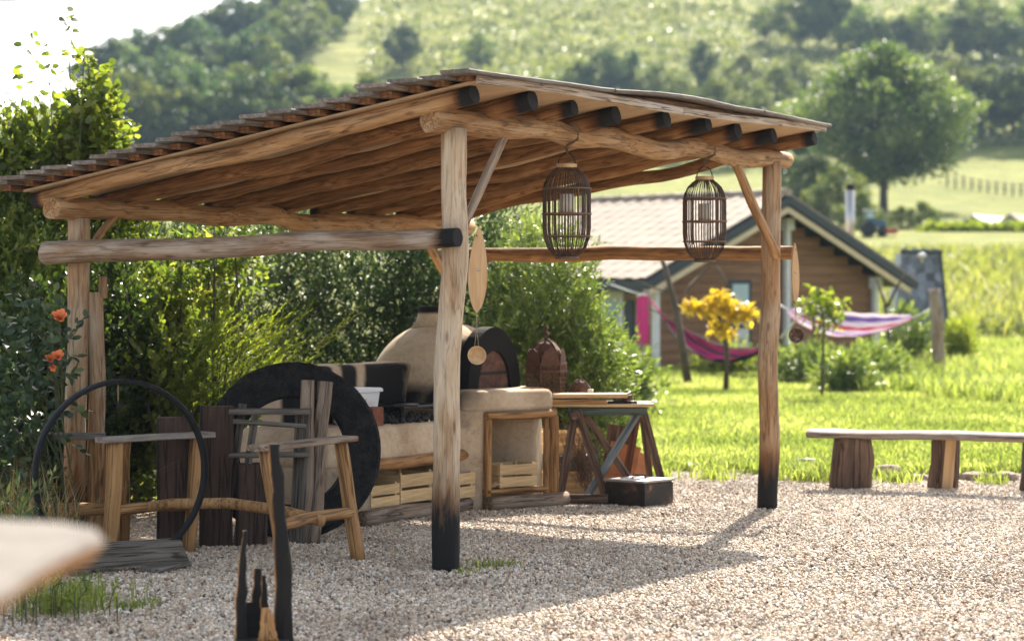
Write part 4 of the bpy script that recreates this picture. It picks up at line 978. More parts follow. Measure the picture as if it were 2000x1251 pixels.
tube('crook', [(-1.25, 4.6, 0), (-1.25, 4.6, 2.62), (-1.20, 4.6, 2.72), (-1.06, 4.6, 2.74), (-.985, 4.6, 2.66), (-.985, 4.6, 2.50)], .012, 'iron', t, 8)
lathe('body', [(.0, 2.17), (.055, 2.17), (.055, 2.18), (.0, 2.18)], 'iron', t, (-.985, 4.6, 0), 16)
lathe('glass', [(.045, 2.18), (.046, 2.36), (0, 2.36)], 'tub', t, (-.985, 4.6, 0), 16)
lathe('cap', [(.058, 2.36), (.05, 2.40), (.012, 2.50), (0, 2.52)], 'iron', t, (-.985, 4.6, 0), 16)
for k in range(6):
    a = k*math.pi/3; tube('bar', [(-.985+.052*math.cos(a), 4.6+.052*math.sin(a), 2.175), (-.985+.052*math.cos(a), 4.6+.052*math.sin(a), 2.365)], .004, 'iron', t, 5)

# ================================================================== LOG BENCH BY THE LAWN AND EDGING STONES
t = thing('plank_bench', 'grey plank bench on bark-covered log stumps at the lawn edge', 'bench', (3.3, 19.6, 0))
p0, p1 = P(1582, 841, 19.75), P(2110, 858, 19.0); p0.z = p1.z = .445
log('seat', p0, p1, .16, .155, 'bench_top', t, bend=.006, rough=.05, seg=14, squash=.24, n=30)
for px, py, r, m_ in ((1666, 956, .165, 'bark'), (1848, 957, .118, 'bark'), (2025, 960, .12, 'bark')):
    g = G(px, py)+Vector((0, .13, 0)); o = log('stump', g+Vector((0, 0, -.03)), g+Vector((.02, .0, .415)), r*1.03, r*.95, m_, t, bend=.02, rough=.09, seg=18, n=10)
    if px == 1848: board('bare_face', g+Vector((-.0, -.118, .0)), g+Vector((.028, -.112, .40)), .085, .012, 'paddle', t, up=(0, -1, 0), seg=5, jit=.02)
edge = [(1345, 916, .19, .12, .07), (1442, 910, .15, .10, .05), (1572, 914, .13, .10, .10), (1730, 928, .15, .11, .10), (1795, 936, .10, .10, .05), (1850, 935, .14, .10, .06), (1905, 936, .13, .1, .07), (1965, 937, .14, .1, .075), (2030, 937, .14, .1, .07), (1230, 930, .12, .1, .04)]
whr = ['right of the warm post', 'behind the ash box', 'left of the bench stump', 'behind the thick bench stump', 'between the bench stumps', 'behind the slim bench stump', 'below the bench seat', 'below the bench seat', 'below the bench seat', 'by the table leg']
for i, (px, py, a, b2, h) in enumerate(edge):
    g = G(px, py); s = rock('edging_stone', (g.x, g.y, .0), (a, b2, h*1.45), 'stone_pale' if i < 3 else 'stone', seed=i+1)
    tag(s, ('pale flat edging stone set in the lawn border ' if i < 3 else 'brown edging stone set in the lawn border ')+['under the near sawhorse side', 'left of the warm post', 'right of the warm post', whr[3], whr[4], whr[5], whr[6], whr[7], whr[8], whr[9]][i], 'stone', 'stones edging the lawn')
# small fallen leaves and weeds on the gravel
for px, py, lab in ((1685, 966, 'small red fallen leaf near the thick bench stump'), (1772, 985, 'red fallen leaf on open gravel before the bench')):
    g = G(px, py); V = [(0, 0, .012), (.03, .012, .03), (.06, 0, .016), (.03, -.02, .03)]
    o = mk('fallen_leaf', mesh_pd('fallen_leaf', V, [(0, 3, 2, 1)]), 'terracotta', None, Matrix.Translation(g) @ Matrix.Rotation(px, 4, 'Z')); tag(o, lab, 'leaf', 'fallen leaves')


# ================================================================== SHRUBS ROUND THE SHELTER
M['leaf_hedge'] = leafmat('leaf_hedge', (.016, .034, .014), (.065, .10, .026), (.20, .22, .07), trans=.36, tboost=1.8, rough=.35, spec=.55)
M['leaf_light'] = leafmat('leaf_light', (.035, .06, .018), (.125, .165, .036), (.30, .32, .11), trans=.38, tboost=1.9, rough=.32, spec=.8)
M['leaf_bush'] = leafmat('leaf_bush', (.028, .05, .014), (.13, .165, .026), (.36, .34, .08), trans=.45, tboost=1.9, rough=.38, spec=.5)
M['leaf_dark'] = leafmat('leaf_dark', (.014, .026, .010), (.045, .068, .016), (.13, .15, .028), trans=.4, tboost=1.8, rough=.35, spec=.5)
M['leaf_feather'] = leafmat('leaf_feather', (.07, .105, .015), (.19, .22, .028), (.32, .31, .07), trans=.5, tboost=1.7)
M['leaf_round'] = leafmat('leaf_round', (.035, .06, .014), (.12, .15, .024), (.27, .27, .05), trans=.48, tboost=1.8, rough=.33, spec=.6)
M['leaf_rose'] = leafmat('leaf_rose', (.022, .046, .024), (.058, .095, .046), (.13, .165, .075), trans=.3, tboost=1.3, rough=.38, spec=.5)
M['leaf_yellow'] = leafmat('leaf_yellow', (.34, .22, .02), (.60, .40, .03), (.75, .56, .08), trans=.5, tboost=1.4)

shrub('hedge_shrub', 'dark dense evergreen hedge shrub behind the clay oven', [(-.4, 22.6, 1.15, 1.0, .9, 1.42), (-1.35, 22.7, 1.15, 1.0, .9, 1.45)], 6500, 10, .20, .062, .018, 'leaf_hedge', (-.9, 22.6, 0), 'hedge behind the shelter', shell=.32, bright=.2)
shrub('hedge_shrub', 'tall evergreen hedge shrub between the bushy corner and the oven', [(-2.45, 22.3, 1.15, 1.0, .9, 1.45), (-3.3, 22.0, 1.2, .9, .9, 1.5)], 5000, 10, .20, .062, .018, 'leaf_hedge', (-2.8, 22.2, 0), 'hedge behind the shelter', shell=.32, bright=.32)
shrub('olive_shrub', 'sunlit light green shrub beside the trestle table', [(.30, 21.7, .95, .62, .7, 1.32), (.60, 21.4, .62, .48, .5, .80), (.05, 21.3, .7, .5, .5, .8)], 5600, 10, .19, .060, .018, 'leaf_light', (.35, 21.6, 0), None, shell=.28, bright=.55)
shrub('corner_bush', 'large mixed green bush filling the corner behind the low post', [(-4.25, 18.5, 1.3, .95, .8, 1.75), (-3.35, 18.6, 1.25, .68, .7, 1.62), (-3.75, 18.0, .9, .8, .6, 1.3), (-4.7, 17.6, .9, .7, .6, 1.3)], 9500, 9, .20, .055, .030, 'leaf_bush', (-3.7, 18.3, 0), None, shell=.34, bright=.55)
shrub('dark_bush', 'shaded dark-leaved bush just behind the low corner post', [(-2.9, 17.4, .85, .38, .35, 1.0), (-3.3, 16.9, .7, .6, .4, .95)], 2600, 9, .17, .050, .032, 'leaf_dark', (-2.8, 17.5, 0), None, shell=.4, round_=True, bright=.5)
shrub('creeper', 'leafy creeper reaching up to the low beam beside the corner post', [(-2.15, 17.9, 1.80, .30, .25, .42), (-2.45, 17.9, 1.5, .30, .25, .5)], 190, 9, .22, .060, .034, 'leaf_bush', (-2.3, 17.9, 0), None, shell=.5, round_=True, bright=.6)
shrub('sunlit_shrub', 'sunlit shrub of small rounded leaves between corner post and black ring', [(-2.42, 17.2, .62, .36, .28, .78), (-2.62, 17.9, 1.2, .28, .2, .60)], 460, 8, .16, .055, .040, 'leaf_round', (-2.45, 17.3, 0), None, shell=.5, round_=True, bright=.5)
# feathery bush with long arching sprays
t = thing('feathery_bush', 'feathery yellow-green bush with arching sprays beside the black ring', 'shrub', (-2.15, 17.3, 0))
n = 300; a = RNG.uniform(-.9, 1.4, n); base = np.stack([-2.12+RNG.normal(size=n)*.24, 17.45+RNG.normal(size=n)*.16, RNG.uniform(.45, 1.25, n)], 1)
d = np.stack([np.cos(a)*.8+.25, RNG.normal(size=n)*.35-.2, np.sin(np.abs(a))*.6+.45], 1)
pos, ld = shoot_leaves(base, d, .42, 34, .55); leaves('foliage', pos, ld, .038, .010, 'leaf_feather', t, np.repeat(RNG.beta(2, 2, n), 34)*.8+RNG.uniform(0, .25, n*34), fold=.15)
V, F = [], []
for k in range(0, n, 3):
    b = Vector(base[k]); tube_into(V, F, [Vector((-2.15+RNG.normal()*.1, 17.35, -.02)), Vector((-2.15, 17.35, .2)).lerp(b, .6), b], .007, 4, .5); tube_into(V, F, [b, b+Vector(d[k]).normalized()*.4], .003, 4, .5)
mk('stems', mesh_pd('stems', V, F), 'stem_green', t)
# tall round-leaved saplings against the sky
def sapling(px0, tops, D, nl, ln, label, mat='leaf_round', group=None, r=.011, spread=1.1, wf=.92, rb=True):
    b = Vector((X(px0, D), D, -.02 if D < 21 else terrain(X(px0, D), D)-.02)); t = thing('sapling', label, 'sapling', tuple(b), group); V, F = [], []; Pp, Dd = [], []
    for (px, py, dy) in tops:
        e = P(px, py, D+dy); m1 = b.lerp(e, .45)+Vector((RNG.normal()*.08, RNG.normal()*.05, .1)); m2 = b.lerp(e, .75)+Vector((RNG.normal()*.05, 0, .05))
        pts = [b, m1, m2, e]; tube_into(V, F, pts, r, 6, .25)
        for k in range(nl):
            s = 1-RNG.uniform(0, 1)**1.2*.72; q = b.lerp(m1, s/.45) if s < .45 else (m1.lerp(m2, (s-.45)/.3) if s < .75 else m2.lerp(e, (s-.75)/.25))
            sd = Vector((RNG.normal(), RNG.normal(), RNG.uniform(-.2, .9))).normalized(); off = (1.0-s)*.30+.02
            Pp.append(q+sd*off*RNG.uniform(.2, 1)); Dd.append(sd+Vector((0, 0, -.25)))
    mk('stems', mesh_pd('stems', V, F, True), 'stem_green', t)
    Pp, Dd = np.array(Pp), np.array(Dd)
    leaves('foliage', Pp, Dd, ln, ln*wf, mat, t, RNG.beta(2.5, 1.8, len(Pp)), fold=.10, round_=rb); return t
sapling(150, [(132, 22, 0), (92, 88, .1), (165, 105, -.1)], 18.2, 62, .072, 'tall sapling with round yellow-green leaves topping the corner bush')
sapling(60, [(48, 52, 0), (66, 70, .2), (20, 140, .1)], 18.6, 40, .066, 'slim round-leaved sapling at the outer side of the tall one')
sapling(190, [(170, 95, 0), (200, 130, .15), (212, 170, -.1), (150, 150, .1), (190, 210, 0)], 18.4, 130, .062, 'dense round-leaved sapling between the tall one and the roof edge')
shrub('round_leaf_shrub', 'dense yellow-green round-leaved shrub above the corner bush', [(-3.18, 18.4, 2.75, .22, .3, .58), (-3.5, 18.5, 2.55, .30, .3, .52), (-3.82, 18.6, 2.45, .25, .3, .5), (-3.0, 18.5, 2.3, .25, .25, .4)], 950, 7, .16, .062, .056, 'leaf_round', (-3.4, 18.5, 0), None, shell=.5, round_=True, stems=3, stem_r=.012, bright=.6, fold=.1)
sapling(235, [(262, 246, 0), (285, 285, .1), (305, 300, 0), (228, 270, 0)], 18.9, 70, .058, 'short yellow-green sapling rising just above the roof planks')
# rose bush with roses made of petals
t = thing('rose_bush', 'rose bush with orange blooms in front of the low corner post', 'rose bush', (-2.65, 14.75, 0))
p, q = ell_points([(-2.98, 14.8, .95, .27, .26, .62), (-3.2, 14.9, .7, .35, .3, .7), (-2.84, 14.72, 1.32, .14, .15, .2)], 380, shell=.45)
pos, ld = shoot_leaves(p, q*.6+np.array([0, 0, .3])+RNG.normal(size=p.shape)*.5, .16, 6, 1.0)
leaves('foliage', pos, ld, .055, .040, 'leaf_rose', t, RNG.beta(2, 2, len(pos)), fold=.12, round_=True)
V, F = [], []
for k in range(26):
    e = Vector(p[RNG.integers(len(p))]); b = Vector((-2.78+RNG.normal()*.1, 14.85+RNG.normal()*.06, -.02)); tube_into(V, F, [b, b.lerp(e, .5)+Vector((RNG.normal()*.05, 0, .1)), e], .008, 5, .4)
def rose(px, py, D, r, hang=False):
    c = P(px, py, D); V2, F2 = [], []
    for k in range(26):
        ring = k/26; a = k*2.4; op = .10+ring*.95; rr = r*1.15*(.25+.75*ring); up = math.cos(op); out = math.sin(op)
        ra_ = Vector((math.cos(a), -.35*0+math.sin(a), 0)); axis = Vector((.15, -.75, .65 if not hang else -.5)).normalized()
        x = axis.orthogonal().normalized(); y = axis.cross(x); rd = x*math.cos(a)+y*math.sin(a); tg = axis.cross(rd)
        b0 = c+rd*rr*.15; m = c+rd*rr*.75*out+axis*rr*.75*up; e = c+rd*rr*1.1*out+axis*rr*.95*up
        w = r*(.35+.3*ring); i = len(V2); V2 += [b0-tg*w*.3, b0+tg*w*.3, m+tg*w*.6+axis*.002, e+tg*w*.3, e-tg*w*.3, m-tg*w*.6]; F2.append((i, i+1, i+2, i+3, i+4, i+5))
    o = mk('rose_bloom', mesh_pd('rose_bloom', V2, F2), 'rose', t)
    tube_into(V, F, [Vector((-2.75, 14.85, .7)), (Vector((-2.75, 14.85, .8))+c)/2+Vector((0, 0, .05)), c], .004, 5)
rose(116, 621, 14.5, .052); rose(113, 697, 14.45, .042); rose(98, 702, 14.5, .036); rose(103, 716, 14.48, .026, True)
mk('stems', mesh_pd('stems', V, F), 'stem_green', t)
# dry grass clump and weeds at the near corner
def tuft(name, label, c, n, h, w, lean, mat, sp=.12, cat='grass', tint=.5):
    pts = np.array([(c[0]+RNG.normal()*sp, c[1]+RNG.normal()*sp, c[2]) for _ in range(n)])
    o = grass(name, label, pts, h, w, lean, mat, np.full(n, tint), 4, kind='thing'); o['category'] = cat; return o
tuft('dry_grass', 'clump of dry straw-coloured grass stalks beside the rose bush', (X(45, 14.2), 14.2, 0), 60, .55, .006, .7, 'dry', .13)
tuft('dry_grass', 'thin pale dead stalks bending in front of the log bench', (X(95, 13.9), 13.9, 0), 12, .60, .005, 1.5, 'dry', .08)
def herb(px, D, z0, z1, n, label, mat='leaf_light', sp=.12, ln=.07, wd=.016):
    b = Vector((X(px, D), D, 0)); t = thing('leafy_weed', label, 'weed', tuple(b))
    base = np.stack([b.x+RNG.normal(size=n)*sp, D+RNG.normal(size=n)*sp, RNG.uniform(z0, z1*.7, n)], 1); d = np.stack([RNG.normal(size=n)*.4, RNG.normal(size=n)*.4, np.ones(n)], 1)
    pos, ld = shoot_leaves(base, d, (z1-z0)*.45, 12, 1.1); leaves('foliage', pos, ld, ln, wd, mat, t, RNG.beta(2, 2, len(pos)))
    V, F = [], []
    for k in range(n): tube_into(V, F, [(base[k][0], base[k][1], -.01), tuple(base[k]), tuple(base[k]+unit(d)[k]*(z1-z0)*.4)], .003, 4)
    mk('stems', mesh_pd('stems', V, F), 'stem_green', t); return t
herb(15, 13.2, .05, .55, 30, 'light green leafy weed in front of the dry grass')
herb(40, 13.6, .05, .38, 22, 'grey-green weed below the dry grass', 'leaf_rose')
herb(60, 11.9, .0, .22, 40, 'bushy green weed at the gravel edge below the blurred slab', 'leaf_bush', .2, .06, .012)
tuft('green_tuft', 'green grass tuft on the gravel below the blurred slab', (X(120, 12.1), 12.1, 0), 60, .17, .006, .9, 'grass', .12, tint=.4)
tuft('green_tuft', 'green grass tuft on shaded gravel beside the blurred slab tip', (X(165, 12.6), 12.6, 0), 36, .13, .006, .9, 'grass', .10, tint=.35)
for px, py, n, lab in ((254, 1186, 14, 'tiny green weed on the shaded gravel left of the burnt stump'), (302, 1178, 8, 'tiniest green seedling on the shaded gravel'), (957, 1104, 22, 'low green weed right of the pale post foot'), (917, 1118, 8, 'small green sprout at the pale post foot')):
    g = G(px, py); tuft('gravel_weed', lab, (g.x, g.y, 0), n, .05 if n > 10 else .035, .010, 1.4, 'grass', .035 if n < 20 else .09, 'weed', .35)
for k, (px, py, nn) in enumerate(((1290, 935, 30), (1400, 935, 36), (1560, 935, 46), (1600, 938, 40), (1690, 935, 30), (1760, 942, 46), (1940, 944, 20), (1240, 930, 30))):
    g = G(px, py); tuft('border_grass', ['grass tuft at the lawn border behind the ash box', 'grass tuft at the lawn border left of the warm post', 'grass tuft at the lawn border right of the warm post', 'grass tuft against the thick bench stump', 'grass tuft behind the thick bench stump', 'broad-leaved tuft between the bench stumps', 'grass tuft under the far bench end', 'grass tuft beside the sawhorse leg'][k], (g.x, g.y, 0), nn, .12, .012, 1.1, 'grass', .10, tint=.5)

# ================================================================== CABIN
Pk = Vector((5.49, 48.0, 0)); rd = Vector((-.664, .748, 0)); gd = Vector((.748, .664, 0)); ZR, ZE, HW = 3.50, 1.80, 3.97
cb = thing('cabin', 'brown timber cabin with pinkish tiled gable roof on the lawn', 'cabin', tuple(Pk+rd*3+Vector((0, 0, .03))))
def CB(g, r, z): return Pk+gd*g+rd*r+Vector((0, 0, z))
sl = (ZR-ZE)/HW
def roofz(g): return ZR-abs(g)*sl
RL = 5.6
for s in (-1, 1):                                            # roof decks
    V = [CB(0, 0, ZR-.02), CB(s*HW, 0, ZE-.02), CB(s*HW, RL, ZE-.02), CB(0, RL, ZR-.02)]; V += [v-Vector((0, 0, .12)) for v in V]
    mk('roof_deck', mesh_pd('roof_deck', V, [(0, 1, 2, 3), (7, 6, 5, 4), (0, 4, 5, 1), (1, 5, 6, 2), (2, 6, 7, 3), (3, 7, 4, 0)]), 'dark_paint', cb)
nrow, ncol = 12, 15; tl = HW/math.cos(math.atan(sl))/nrow; tw = RL/ncol
tile_me = {}
def tile_mesh(w, l):
    V = []; n = 4
    for i in range(n+1):
        x = -w/2+w*i/n; y = .018*math.sin(math.pi*2*i/n)
        for z in (0, l*1.12):
            V += [(x, y+.010+(0 if z == 0 else -.0), z), (x, y-.014, z)]
    F = []
    for i in range(n):
        k = i*4; q = k+4; F += [(k, q, q+2, k+2), (k+1, k+3, q+3, q+1), (k, k+1, q+1, q), (k+2, q+2, q+3, k+3)]
    F += [(0, 2, 3, 1), (n*4, n*4+1, n*4+3, n*4+2)]
    return mesh_pd('roof_tile', V, F)
tme = tile_mesh(tw*.985, tl); tme.materials.append(M['tile'])
for i in range(nrow):
    for j in range(ncol):
        g0 = -(i+1)*HW/nrow; p = CB(g0-.03, (j+.5)*tw, roofz(g0)+.025); q = CB(g0+.3, (j+.5)*tw, roofz(g0+.3)+.032)
        mw, _ = frame(p, q, (0, 0, 1)); mk('roof_tile', tme, None, cb, mw @ Matrix.Rotation(random.uniform(-.01, .01), 4, 'Z'))
for i in range(nrow):                                        # far slope: verge tiles only show
    for j in range(2):
        g0 = (i+1)*HW/nrow; p = CB(g0+.03, (j+.5)*tw, roofz(g0)+.025); q = CB(g0-.3, (j+.5)*tw, roofz(g0-.3)+.032)
        mw, _ = frame(p, q, (0, 0, 1)); mk('roof_tile', tme, None, cb, mw)
V = [CB(.0, 2*tw, ZR+.0), CB(HW+.03, 2*tw, ZE+.0), CB(HW+.03, RL, ZE+.0), CB(0, RL, ZR+.0)]; V += [v+Vector((0, 0, .05)) for v in V]
mk('far_slope', mesh_pd('far_slope', V, [(0, 3, 2, 1), (4, 5, 6, 7), (0, 1, 5, 4), (1, 2, 6, 5), (2, 3, 7, 6), (3, 0, 4, 7)]), 'tile', cb)
for j in range(11): log('ridge_tile', CB(0, j*.52-.02, ZR+.035), CB(0, j*.52+.54, ZR+.05), .11, .10, 'tile', cb, bend=0, rough=0, seg=10, n=2, squash=.7)
for s in (-1, 1):
    board('barge_board', CB(0, -.03, ZR-.12), CB(s*(HW+.02), -.03, ZE-.12), .035, .16, 'dark_paint', cb, up=(0, 0, 1), seg=1)
    board('barge_trim', CB(0, .02, ZR-.30), CB(s*(HW-.16), .02, ZE-.23), .05, .12, 'cream_paint', cb, up=(0, 0, 1), seg=1)
board('eave_board', CB(-HW, 0, ZE-.12), CB(-HW, RL, ZE-.12), .03, .20, 'dark_paint', cb, seg=1)
# walls: real horizontal boards, the gable ones cut to the roof
WH = 3.35; rw = .55; dzb = .19; nb = int(ZR/dzb)
for k in range(nb):
    z0 = .02+k*dzb; zm = z0+dzb; lim = (ZR-.16-zm)/sl; w = min(WH, lim)
    if w < .15: break
    board('wall_board', CB(-w, rw, z0+dzb/2), CB(w, rw, z0+dzb/2), .035, dzb*.96, 'siding', cb, seg=1, jit=0)
    if zm < roofz(WH)-.1: board('wall_board', CB(-WH-.02, rw+.04, z0+dzb/2), CB(-WH-.02, RL-.4, z0+dzb/2), .035, dzb*.96, 'siding_pale', cb, seg=1, jit=0)
V = [CB(-WH+.02, rw+.05, 0), CB(WH, rw+.05, 0), CB(WH, RL-.4, 0), CB(-WH+.02, RL-.4, 0)]; V += [v+Vector((0, 0, roofz(WH)-.12)) for v in V]
mk('wall_core', mesh_pd('wall_core', V, [(3, 2, 1, 0), (4, 5, 6, 7), (0, 1, 5, 4), (1, 2, 6, 5), (2, 3, 7, 6), (3, 0, 4, 7)]), 'siding', cb)
for g in (-3.30, .42, 3.15):
    zt3 = roofz(g)-.30; board('gable_post', CB(g, .42, 0), CB(g, .42, zt3), .13, .11, 'white_paint', cb, up=tuple(rd), seg=1, jit=0)
    board('post_block', CB(g, .40, zt3-.22), CB(g, .40, zt3+.02), .22, .2, 'white_paint', cb, up=tuple(rd), seg=1, jit=0)
board('corner_trim', CB(-WH-.02, rw-.0, 0), CB(-WH-.02, rw, roofz(WH)-.12), .09, .09, 'cream_paint', cb, up=tuple(rd), seg=1, jit=0)
dw = board('door', CB(-.88, rw-.045, .06), CB(-.88, rw-.045, 1.80), .66, .05, 'dark_paint', cb, up=tuple(rd), seg=1, jit=0)
board('door_pane', CB(-.88, rw-.075, .92), CB(-.88, rw-.075, 1.72), .46, .02, 'glass', dw, up=tuple(rd), seg=1, jit=0)
board('door_panel', CB(-.88, rw-.075, .14), CB(-.88, rw-.075, .84), .46, .02, 'white_paint', dw, up=tuple(rd), seg=1, jit=0)
wd = board('side_door', CB(-WH-.05, 1.5, .06), CB(-WH-.05, 1.5, 1.58), .62, .05, 'white_paint', cb, up=tuple(-gd), seg=1, jit=0)
board('door_pane', CB(-WH-.085, 1.5, .25), CB(-WH-.085, 1.5, 1.42), .36, .02, 'glass', wd, up=tuple(-gd), seg=1, jit=0)
board('shutter', CB(-WH-.07, 1.02, .5), CB(-WH-.07, 1.02, 1.40), .22, .04, 'dark_paint', cb, up=tuple(-gd), seg=1, jit=0)
fz = P(1660, 0, 49.0); gg = (Vector((X(1660, 49.2), 49.2, 0))-Pk).dot(gd); rr_ = (Vector((X(1660, 49.2), 49.2, 0))-Pk).dot(rd)
gg, rr_ = 2.45, .5
fc = CB(gg, rr_, 0); fl = lathe('flue', [(.095, roofz(gg)-.1), (.095, Z(372, fc.y)), (.08, Z(372, fc.y)), (0, Z(372, fc.y))], 'metal_flue', cb, (fc.x, fc.y, 0), 14)
lathe('flue_cap', [(.0, Z(371, fc.y)), (.085, Z(371, fc.y)), (.085, Z(359, fc.y)), (.0, Z(358, fc.y))], 'iron', fl, (fc.x, fc.y, 0), 14)

# slate hut behind the cabin
hz = .05; Dh = 54.0; sx0, sx1 = X(1742, Dh), X(1857, Dh)
sh2 = thing('slate_hut', 'small slate-clad hut with tapering sides behind the cabin', 'hut', ((sx0+sx1)/2, Dh+.6, hz))
x0, x1, xt0, xt1, zt_ = sx0, sx1, X(1762, Dh+.3), X(1836, Dh+.3), Z(494, Dh+.3)
V = [Vector((x0, Dh, hz)), Vector((x1, Dh, hz)), Vector((x1, Dh+1.6, hz)), Vector((x0, Dh+1.6, hz)), Vector((xt0, Dh+.35, zt_)), Vector((xt1, Dh+.35, zt_)), Vector((xt1, Dh+1.2, zt_)), Vector((xt0, Dh+1.2, zt_))]
mk('hut_body', mesh_pd('hut_body', V, [(3, 2, 1, 0), (4, 5, 6, 7), (0, 1, 5, 4), (1, 2, 6, 5), (2, 3, 7, 6), (3, 0, 4, 7)]), 'slate', sh2)
nrw = 13; base_w = x1-x0
sl_me = board_mesh(.26, .185, .012, 1, 0); sl_me.materials.append(M['slate'])
for i in range(nrw):
    f = (i+.15)/nrw; xa, xb = x0+(xt0-x0)*f, x1+(xt1-x1)*f; z = hz+(zt_-hz)*f; y = Dh+.35*f-.018; k = max(4, int((xb-xa)/.19))
    for j in range(k):
        mw, _ = frame((xa+(j+.5)*(xb-xa)/k+(.04 if i % 2 else -.03), y-random.uniform(0, .012), z), (xa+(j+.5)*(xb-xa)/k+.02*((j+.5)/k-.5), y+.03, z+.25), (0, -1, 0)); mk('slate', sl_me, None, sh2, mw)
board('edge_strip', (x1+.01, Dh-.03, hz), (xt1+.01, Dh+.32, zt_+.02), .06, .05, 'dark_paint', sh2, up=(0, -1, 0), seg=1, jit=0)
board('ridge_strip', (xt0-.05, Dh+.3, zt_+.03), (xt1+.06, Dh+.3, zt_+.03), .12, .07, 'dark_paint', sh2, seg=1, jit=0)
lathe('vent_cap', [(.03, 0), (.03, .1), (.11, .12), (.10, .18), (.05, .21), (0, .215)], 'white_paint', sh2, (X(1799, Dh+.3), Dh+.2, Z(505, Dh+.2)-.08), 12)

# ================================================================== HAMMOCKS
def hmat(name, stops, tr_amt):
    m, nt, b = new_mat(name); at = nd(nt, 'ShaderNodeAttribute', attribute_name='tint')
    c = ramp(nt, stops, at.outputs['Fac'], 'CONSTANT').outputs[0]
    nt.links.new(c, b.inputs['Base Color']); b.inputs['Roughness'].default_value = 1.0; b.inputs['Specular IOR Level'].default_value = 0.0
    tr = nd(nt, 'ShaderNodeBsdfTranslucent'); nt.links.new(c, tr.inputs['Color']); ms = nd(nt, 'ShaderNodeMixShader'); ms.inputs[0].default_value = tr_amt
    nt.links.new(b.outputs[0], ms.inputs[1]); nt.links.new(tr.outputs[0], ms.inputs[2]); nt.links.new(ms.outputs[0], nt.nodes['Material Output'].inputs['Surface']); return m
M['hammock'] = hmat('hammock_cloth', [(0, (.40, .05, .08)), (.10, (.60, .50, .52)), (.24, (.20, .12, .36)), (.34, (.58, .48, .52)), (.5, (.50, .06, .12)), (.58, (.62, .54, .54)), (.74, (.25, .14, .34)), (.86, (.60, .50, .50)), (1, (.42, .18, .10))], .3)
M['hammock_dark'] = hmat('hammock_dark', [(0, (.03, .025, .05)), (.14, (.05, .07, .05)), (.22, (.20, .15, .07)), (.28, (.02, .02, .035)), (.40, (.13, .010, .035)), (.50, (.03, .012, .04)), (.60, (.15, .012, .04)), (.70, (.02, .02, .03)), (.80, (.16, .012, .045)), (.9, (.20, .09, .07)), (1, (.12, .01, .03))], .08)
M['hammock_rose'] = plain('hammock_rose', (.62, .045, .22), .9, nscale=20, namt=.2)
def hammock(p0, p1, zlow, width, label, c0, c1, shift=0, tilt=.06, cord='white_paint', cm='hammock'):
    p0, p1 = Vector(p0), Vector(p1); t = thing('hammock', label, 'hammock', tuple((p0+p1)/2-Vector((0, 0, 1.0))), 'hammocks by the cabin'); n, m = 40, 12; V = []; T = []
    ax = (p1-p0); ay = Vector((-ax.y, ax.x, 0)).normalized()
    def line(s): z = p0.z+(p1.z-p0.z)*s-(4*s*(1-s))*((p0.z+p1.z)/2-zlow); q = p0.lerp(p1, s); q.z = z; return q
    for i in range(n+1):
        s = c0+(c1-c0)*i/n; e = math.sin(math.pi*min(1, max(0, i/n)))**.6; q = line(s)
        for j in range(m+1):
            v = j/m*2-1; V.append(q+ay*(v*width*.5*e+.02*v)+Vector((0, 0, e*(v*v*.14-.03+v*tilt)+.010*math.sin(i*.9+j*2)))); T.append(min(.999, ((j/m)+shift) % 1.0))
    F = np.array([(i*(m+1)+j, i*(m+1)+j+1, (i+1)*(m+1)+j+1, (i+1)*(m+1)+j) for i in range(n) for j in range(m)])
    cl = mk('cloth', mesh_np('cloth', np.array(V), F, True, {'tint': T}), cm, t)
    sd = cl.modifiers.new('thick', 'SOLIDIFY'); sd.thickness = .008
    for s0, e in ((0, c0), (1, c1)):
        a, b = line(s0), line(e)
        for k in range(7):
            v = (k/6*2-1); tube('cord', [a, (a+b)/2+ay*v*width*.02, b+ay*(v*.03)+Vector((0, 0, v*v*.01))], .012, cord if s0 == 0 else 'white_paint', t, 4)
    return t
hp = hit(1264, 738, 40); hq = Vector((X(1582, 42.5), 42.5, 0))
def hpost(g, h, r, label, lean=(0, 0), mat='rail_grey', group='hammock posts'):
    z = terrain(g.x, g.y); o = log('hammock_post', (g.x, g.y, z-.05), (g.x+lean[0], g.y+lean[1], z+h), r, r*.85, mat, None, bend=.02, rough=.08, seg=12); tag(o, label, 'post', group); return o
D1 = 43.6; A1 = Vector((X(1264, D1), D1, 0))
hpost(A1, 1.52, .085, 'pale hammock post with pink fringe hanging from its top')
B1 = Vector((X(1590, 42.2), 42.2, 0)); hpost(B1, 1.50, .035, 'thin hammock pole behind the green sapling', mat='brownwood')
C1 = Vector((X(1508, 44.5), 44.5, 0)); hpost(C1, 1.55, .06, 'hammock post hidden behind the warm shelter post')
D2 = 43.0; E1 = Vector((X(1838, D2), D2, 0)); hpost(E1, 1.52, .12, 'thick weathered grey stake holding the striped hammock', (-.12, 0))
hammock((A1.x+.03, D1-.05, 1.47), (B1.x, 42.2, 1.44), .36, .95, 'dark red and black striped hammock sagging low', .10, .80, 0, .10, 'hammock_rose', 'hammock_dark')
hammock((C1.x, 44.5, 1.42), (E1.x-.16, D2, 1.28), .86, 1.0, 'pale pink and violet striped hammock stretched to the grey stake', .10, .88, .42, .20)
fr = thing('pink_fringe', 'bright pink fabric fringe hanging from the pale hammock post', 'fabric', (X(1253, D1-.1), D1-.1, .6))
for k in range(9): board('strip', (X(1245+k*2.6, D1-.1), D1-.13+.008*(k % 3), .62+.03*(k % 4)), (X(1246+k*2.3, D1-.1), D1-.1, 1.50), .030, .006, 'hammock_rose', fr, up=(0, -1, 0), jit=.006, seg=6)
